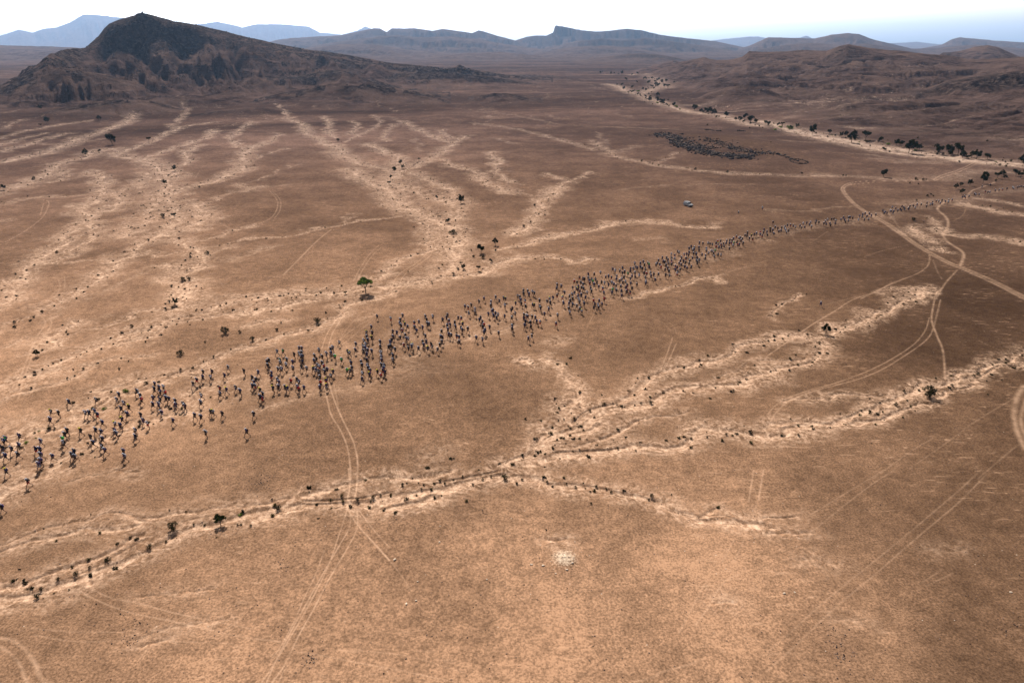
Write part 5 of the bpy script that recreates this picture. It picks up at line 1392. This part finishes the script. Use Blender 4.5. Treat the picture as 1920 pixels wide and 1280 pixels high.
# boulders on the massif
pts = []
for pl, n, sp, s0, s1 in [([(200,60),(260,50),(300,62),(340,85),(380,90)], 500, 16, .6, 2.6), ([(250,80),(300,100),(340,130),(420,150)], 1100, 34, .4, 1.7), ([(255,30),(330,46),(420,62),(520,86),(600,98)], 500, 6, .5, 2.0),
                          ([(780,120),(830,124),(880,132)], 500, 12, .6, 2.4), ([(400,70),(480,100),(560,120)], 600, 28, .4, 1.6), ([(90,110),(120,125),(150,140)], 260, 12, .5, 1.8), ([(180,80),(260,120),(300,150)], 400, 28, .4, 1.5)]:
    for _ in range(n):
        t = rr_.random()*(len(pl)-1); i = int(t); f = t-i
        fx = pl[i][0]+(pl[i+1][0]-pl[i][0])*f+rr_.gauss(0, sp); fy = pl[i][1]+(pl[i+1][1]-pl[i][1])*f+rr_.gauss(0, sp*.4)
        a, te = ray(fx, fy); best = None
        j = np.searchsorted(AZ, a); i0 = np.searchsorted(RR, 700); i1 = np.searchsorted(RR, 1700)
        zz = Z[i0:i1, j]; rayz = CAM_H+RR[i0:i1]*te; hit = np.where(zz >= rayz)[0]
        if len(hit) == 0: continue
        r_ = RR[i0+hit[0]]; x, y = r_*math.sin(a), r_*math.cos(a); pts.append((x, y, height(x, y), rr_.uniform(s0, s1)*rr_.random()**.7, rr_.choice((0, 0, 1, 1, 2) if s1 < 2.5 else (0, 0, 0, 1))))
rock_field('hill_boulders', pts, [M['stone_dark'], M['stone_mid'], M['stone_mid']], 'dark boulders and scree strewn over the flank of the big hill', 'boulders')
# stones: pale heap, loose stones of the plain
pts = []
for _ in range(60):
    a = rr_.uniform(0, 6.28); d = abs(rr_.gauss(0, 1.5)); x = mx+d*math.cos(a)*1.3; y = my+d*math.sin(a); pts.append((x, y, height(x, y), rr_.uniform(.03, .09), rr_.choice((0, 0, 1))))
for fx, fy in [(1042,1075),(1063,1068),(1020,1060),(1073,1055),(740,1049),(783,1090),(762,1132),(780,1126),(824,1016),(913,1086),(825,986),(997,1058),(1018,1060),(995,1058),(1470,1112),(1490,1110),(1895,1110)]:
    x, y, z = place(fx, fy); pts.append((x, y, z, rr_.uniform(.12, .2), 0))
rock_field('pale_stones', pts, [M['stone_pale'], M['stone_mid']], 'pale whitish stones around the bleached mound in the lower middle', 'stones')
pts = []
for _ in range(900):
    fx = rr_.uniform(0, 1920); fy = rr_.uniform(620, 1275); x, y, z = place(fx, fy); pts.append((x, y, z, rr_.uniform(.04, .11), rr_.choice((0, 1, 1))))
for cx_, cy_, sx, n in [(485,905,14,70),(820,690,14,50),(1580,1230,12,30),(1570,1190,14,30),(578,1235,8,30),(530,1060,8,20),(900,965,6,6),(1900,1170,14,20),(240,1205,10,20),(250,1165,10,20)]:
    for _ in range(n):
        x, y, z = place(cx_+rr_.gauss(0, sx*1.2), cy_+rr_.gauss(0, sx*.9)); pts.append((x, y, z, rr_.uniform(.04, .12), rr_.choice((0, 1, 1))))
rock_field('loose_stones', pts, [M['stone_dark'], M['stone_mid']], 'small dark loose stones scattered over the gravel plain', 'stones')
# stone ring
cx_, cy_, cz_ = place(*full('M7', 620, 658)); pts = []
ax_ = 12.5*math.hypot(cx_, cy_)/FPX; ay_ = 7.5
for k in range(110):
    a = rr_.uniform(0, 6.28); x = cx_+ax_*math.cos(a)+rr_.gauss(0, .25); y = cy_+ay_*math.sin(a)+rr_.gauss(0, .25)
    z0 = height(x, y); pts.append((x, y, z0+rr_.choice((0, .3)), rr_.uniform(.25, .5), rr_.choice((0, 0, 1))))
rock_field('stone_enclosure', pts, [M['stone_dark'], M['stone_mid']], 'low oval ring of dark dry stones right of the rock outcrop', 'stone enclosure', kind=None)
# summit cairn
a, te = ray(268, 27); j = np.searchsorted(AZ, a); i0 = np.searchsorted(RR, 1250); i1 = np.searchsorted(RR, 1750); i = i0+int(np.argmax(Z[i0:i1, j]/RR[i0:i1]-CAM_H/RR[i0:i1]))
x = RR[i]*math.sin(a); y = RR[i]*math.cos(a); z0 = height(x, y); pts = []
for k in range(40):
    hh = k/40*4.5; pts.append((x+rr_.gauss(0, .8*(1-k/45)), y+rr_.gauss(0, .8*(1-k/45)), z0+hh-.4, .55, 0))
rock_field('summit_cairn', pts, [M['stone_dark']], 'small stone cairn on the peak of the big dark hill', 'cairn', kind=None)

# ------------------------------------------------------------------ the off-road car
def bm_obj(name, build, mat, parent, bev=0):
    bm = bmesh.new(); build(bm)
    if bev: bmesh.ops.bevel(bm, geom=bm.edges[:], offset=bev, segments=2, affect='EDGES')
    me = bpy.data.meshes.new(name); bm.to_mesh(me); bm.free(); me.materials.append(mat)
    o = bpy.data.objects.new(name, me); col.objects.link(o); o.parent = parent; return o
def prism(bm, prof, hw, hw_top=None, zt=None):
    """side profile (y,z) extruded across x; narrower above zt"""
    L = []; Rt = []
    for y, z in prof:
        k = hw if zt is None or z < zt else hw_top
        L.append(bm.verts.new((-k, y, z))); Rt.append(bm.verts.new((k, y, z)))
    n = len(prof); bm.faces.new(L); bm.faces.new(Rt[::-1])
    for i in range(n): bm.faces.new((L[i], Rt[i], Rt[(i+1) % n], L[(i+1) % n]))
    bmesh.ops.recalc_face_normals(bm, faces=bm.faces)
def cubeat(bm, c, s):
    r_ = bmesh.ops.create_cube(bm, size=1.0)
    for v in r_['verts']: v.co = Vector((c[0]+v.co.x*s[0], c[1]+v.co.y*s[1], c[2]+v.co.z*s[2]))
def cyl(bm, c, rad, wd):
    r_ = bmesh.ops.create_cone(bm, cap_ends=True, segments=20, radius1=rad, radius2=rad, depth=wd)
    bmesh.ops.rotate(bm, verts=r_['verts'], cent=(0, 0, 0), matrix=Matrix.Rotation(math.pi/2, 3, 'Y')); bmesh.ops.translate(bm, verts=r_['verts'], vec=c)
car = bpy.data.objects.new('off_road_car', None); col.objects.link(car)
cxx, cyy, czz = place(1290, 386.5); car.location = (cxx, cyy, czz); car.rotation_euler = (0, 0, R_(24))
tag(car, 'white off-road car with dark windows parked alone above the runners', 'car')
body = bm_obj('body', lambda bm: prism(bm, [(-2.3,.55),(-2.35,.95),(-2.2,1.08),(-1.15,1.16),(-.55,1.78),(-.3,1.84),(2.1,1.84),(2.28,1.7),(2.35,1.1),(2.35,.55),(1.9,.45),(-1.9,.45)], .93, .78, 1.3), M['car_paint'], car, .03)
bm_obj('windscreen', lambda bm: prism(bm, [(-1.10,1.22),(-.60,1.75),(-.63,1.77),(-1.14,1.22)], .76), M['glass'], car)
for s in (-1, 1):
    def side_glass(bm, s=s):
        for y0, y1, y2, y3 in ((-.92,-.50,.10,.10), (.18,.18,.98,.98), (1.06,1.06,1.95,2.02)):
            q = [(s*.945, y0, 1.22), (s*.80, y1, 1.70), (s*.80, y2, 1.70), (s*.945, y3, 1.22)]
            a_ = [bm.verts.new(p) for p in q]; b_ = [bm.verts.new((p[0]-s*.03, p[1], p[2])) for p in q]
            bm.faces.new(a_); bm.faces.new(b_[::-1])
            for i in range(4): bm.faces.new((a_[i], b_[i], b_[(i+1) % 4], a_[(i+1) % 4]))
        bmesh.ops.recalc_face_normals(bm, faces=bm.faces)
    bm_obj('side_window', side_glass, M['glass'], car)
    bm_obj('headlight', lambda bm: cubeat(bm, (s*.70, -2.33, .88), (.30, .08, .17)), M['lamp'], car, .02)
    bm_obj('tail_lamp', lambda bm: cubeat(bm, (s*.80, 2.35, 1.0), (.16, .07, .34)), M['lampred'], car, .015)
    bm_obj('mirror', lambda bm: cubeat(bm, (s*1.02, -.85, 1.25), (.16, .10, .20)), M['black'], car, .02)
    for yw in (-1.42, 1.42):
        wh = bm_obj('wheel', lambda bm: cyl(bm, (s*.80, yw, .38), .24, .27), M['metal'], car)
        def tyre(bm):
            ri, ro, wd = .235, .39, .25; n = 22; rings = []
            for k in range(n):
                t = 2*math.pi*k/n; rings.append([bm.verts.new((s*.80+dx, yw+rr*math.cos(t), .39+rr*math.sin(t))) for rr, dx in ((ri, -wd/2), (ro*.96, -wd/2), (ro, -wd*.3), (ro, wd*.3), (ro*.96, wd/2), (ri, wd/2))])
            for k in range(n):
                for m_ in range(6): bm.faces.new((rings[k][m_], rings[(k+1) % n][m_], rings[(k+1) % n][(m_+1) % 6], rings[k][(m_+1) % 6]))
            bmesh.ops.recalc_face_normals(bm, faces=bm.faces)
        ty = bm_obj('tyre', tyre, M['rubber'], wh)
bm_obj('rear_window', lambda bm: cubeat(bm, (0, 2.335, 1.44), (1.30, .04, .40)), M['glass'], car)
bm_obj('front_bumper', lambda bm: cubeat(bm, (0, -2.42, .58), (1.80, .20, .24)), M['black'], car, .03)
bm_obj('rear_bumper', lambda bm: cubeat(bm, (0, 2.42, .58), (1.80, .18, .22)), M['black'], car, .03)
def rack(bm):
    for xx in (-.66, .66): cubeat(bm, (xx, .9, 1.96), (.05, 2.3, .05))
    for k in range(6): cubeat(bm, (0, -.15+k*.42, 1.95), (1.30, .05, .04))
    for xx in (-.66, .66):
        for yy in (-.1, .9, 1.9): cubeat(bm, (xx, yy, 1.89), (.05, .05, .12))
bm_obj('roof_rack', rack, M['metal'], car)
sp_ = bm_obj('spare_wheel', lambda bm: cyl(bm, (0, 0, 0), .38, .24), M['white'], car, .03); sp_.rotation_euler = (0, 0, math.pi/2); sp_.location = (0, 2.52, 1.05)
print("objects", time.time()-T0)
# ------------------------------------------------------------------ desert haze: one closed box of even air
hz = bpy.data.meshes.new('haze'); bm = bmesh.new()
zmin = float(Z.min())-1.0; zmax = float(Z.max())+60
bmesh.ops.create_cube(bm, size=1.0)
for v in bm.verts:
    v.co.x *= 52000; v.co.y *= 52000; v.co.z = zmin if v.co.z < 0 else zmax
bm.to_mesh(hz); bm.free()
ho = bpy.data.objects.new('haze', hz); col.objects.link(ho); ho['kind'] = 'stuff'
ho['label'] = 'thin bluish dust haze filling the air over the whole desert'; ho['category'] = 'haze'
hm = bpy.data.materials.new('haze'); hm.use_nodes = True; hm.node_tree.nodes.clear()
vo = hm.node_tree.nodes.new('ShaderNodeOutputMaterial'); pv = hm.node_tree.nodes.new('ShaderNodeVolumePrincipled')
pv.inputs['Color'].default_value = (.40, .62, 1.0, 1); pv.inputs['Density'].default_value = HAZE_D
pv.inputs['Anisotropy'].default_value = 0.4
hm.node_tree.links.new(pv.outputs[0], vo.inputs['Volume']); hz.materials.append(hm)
print("done", time.time()-T0)
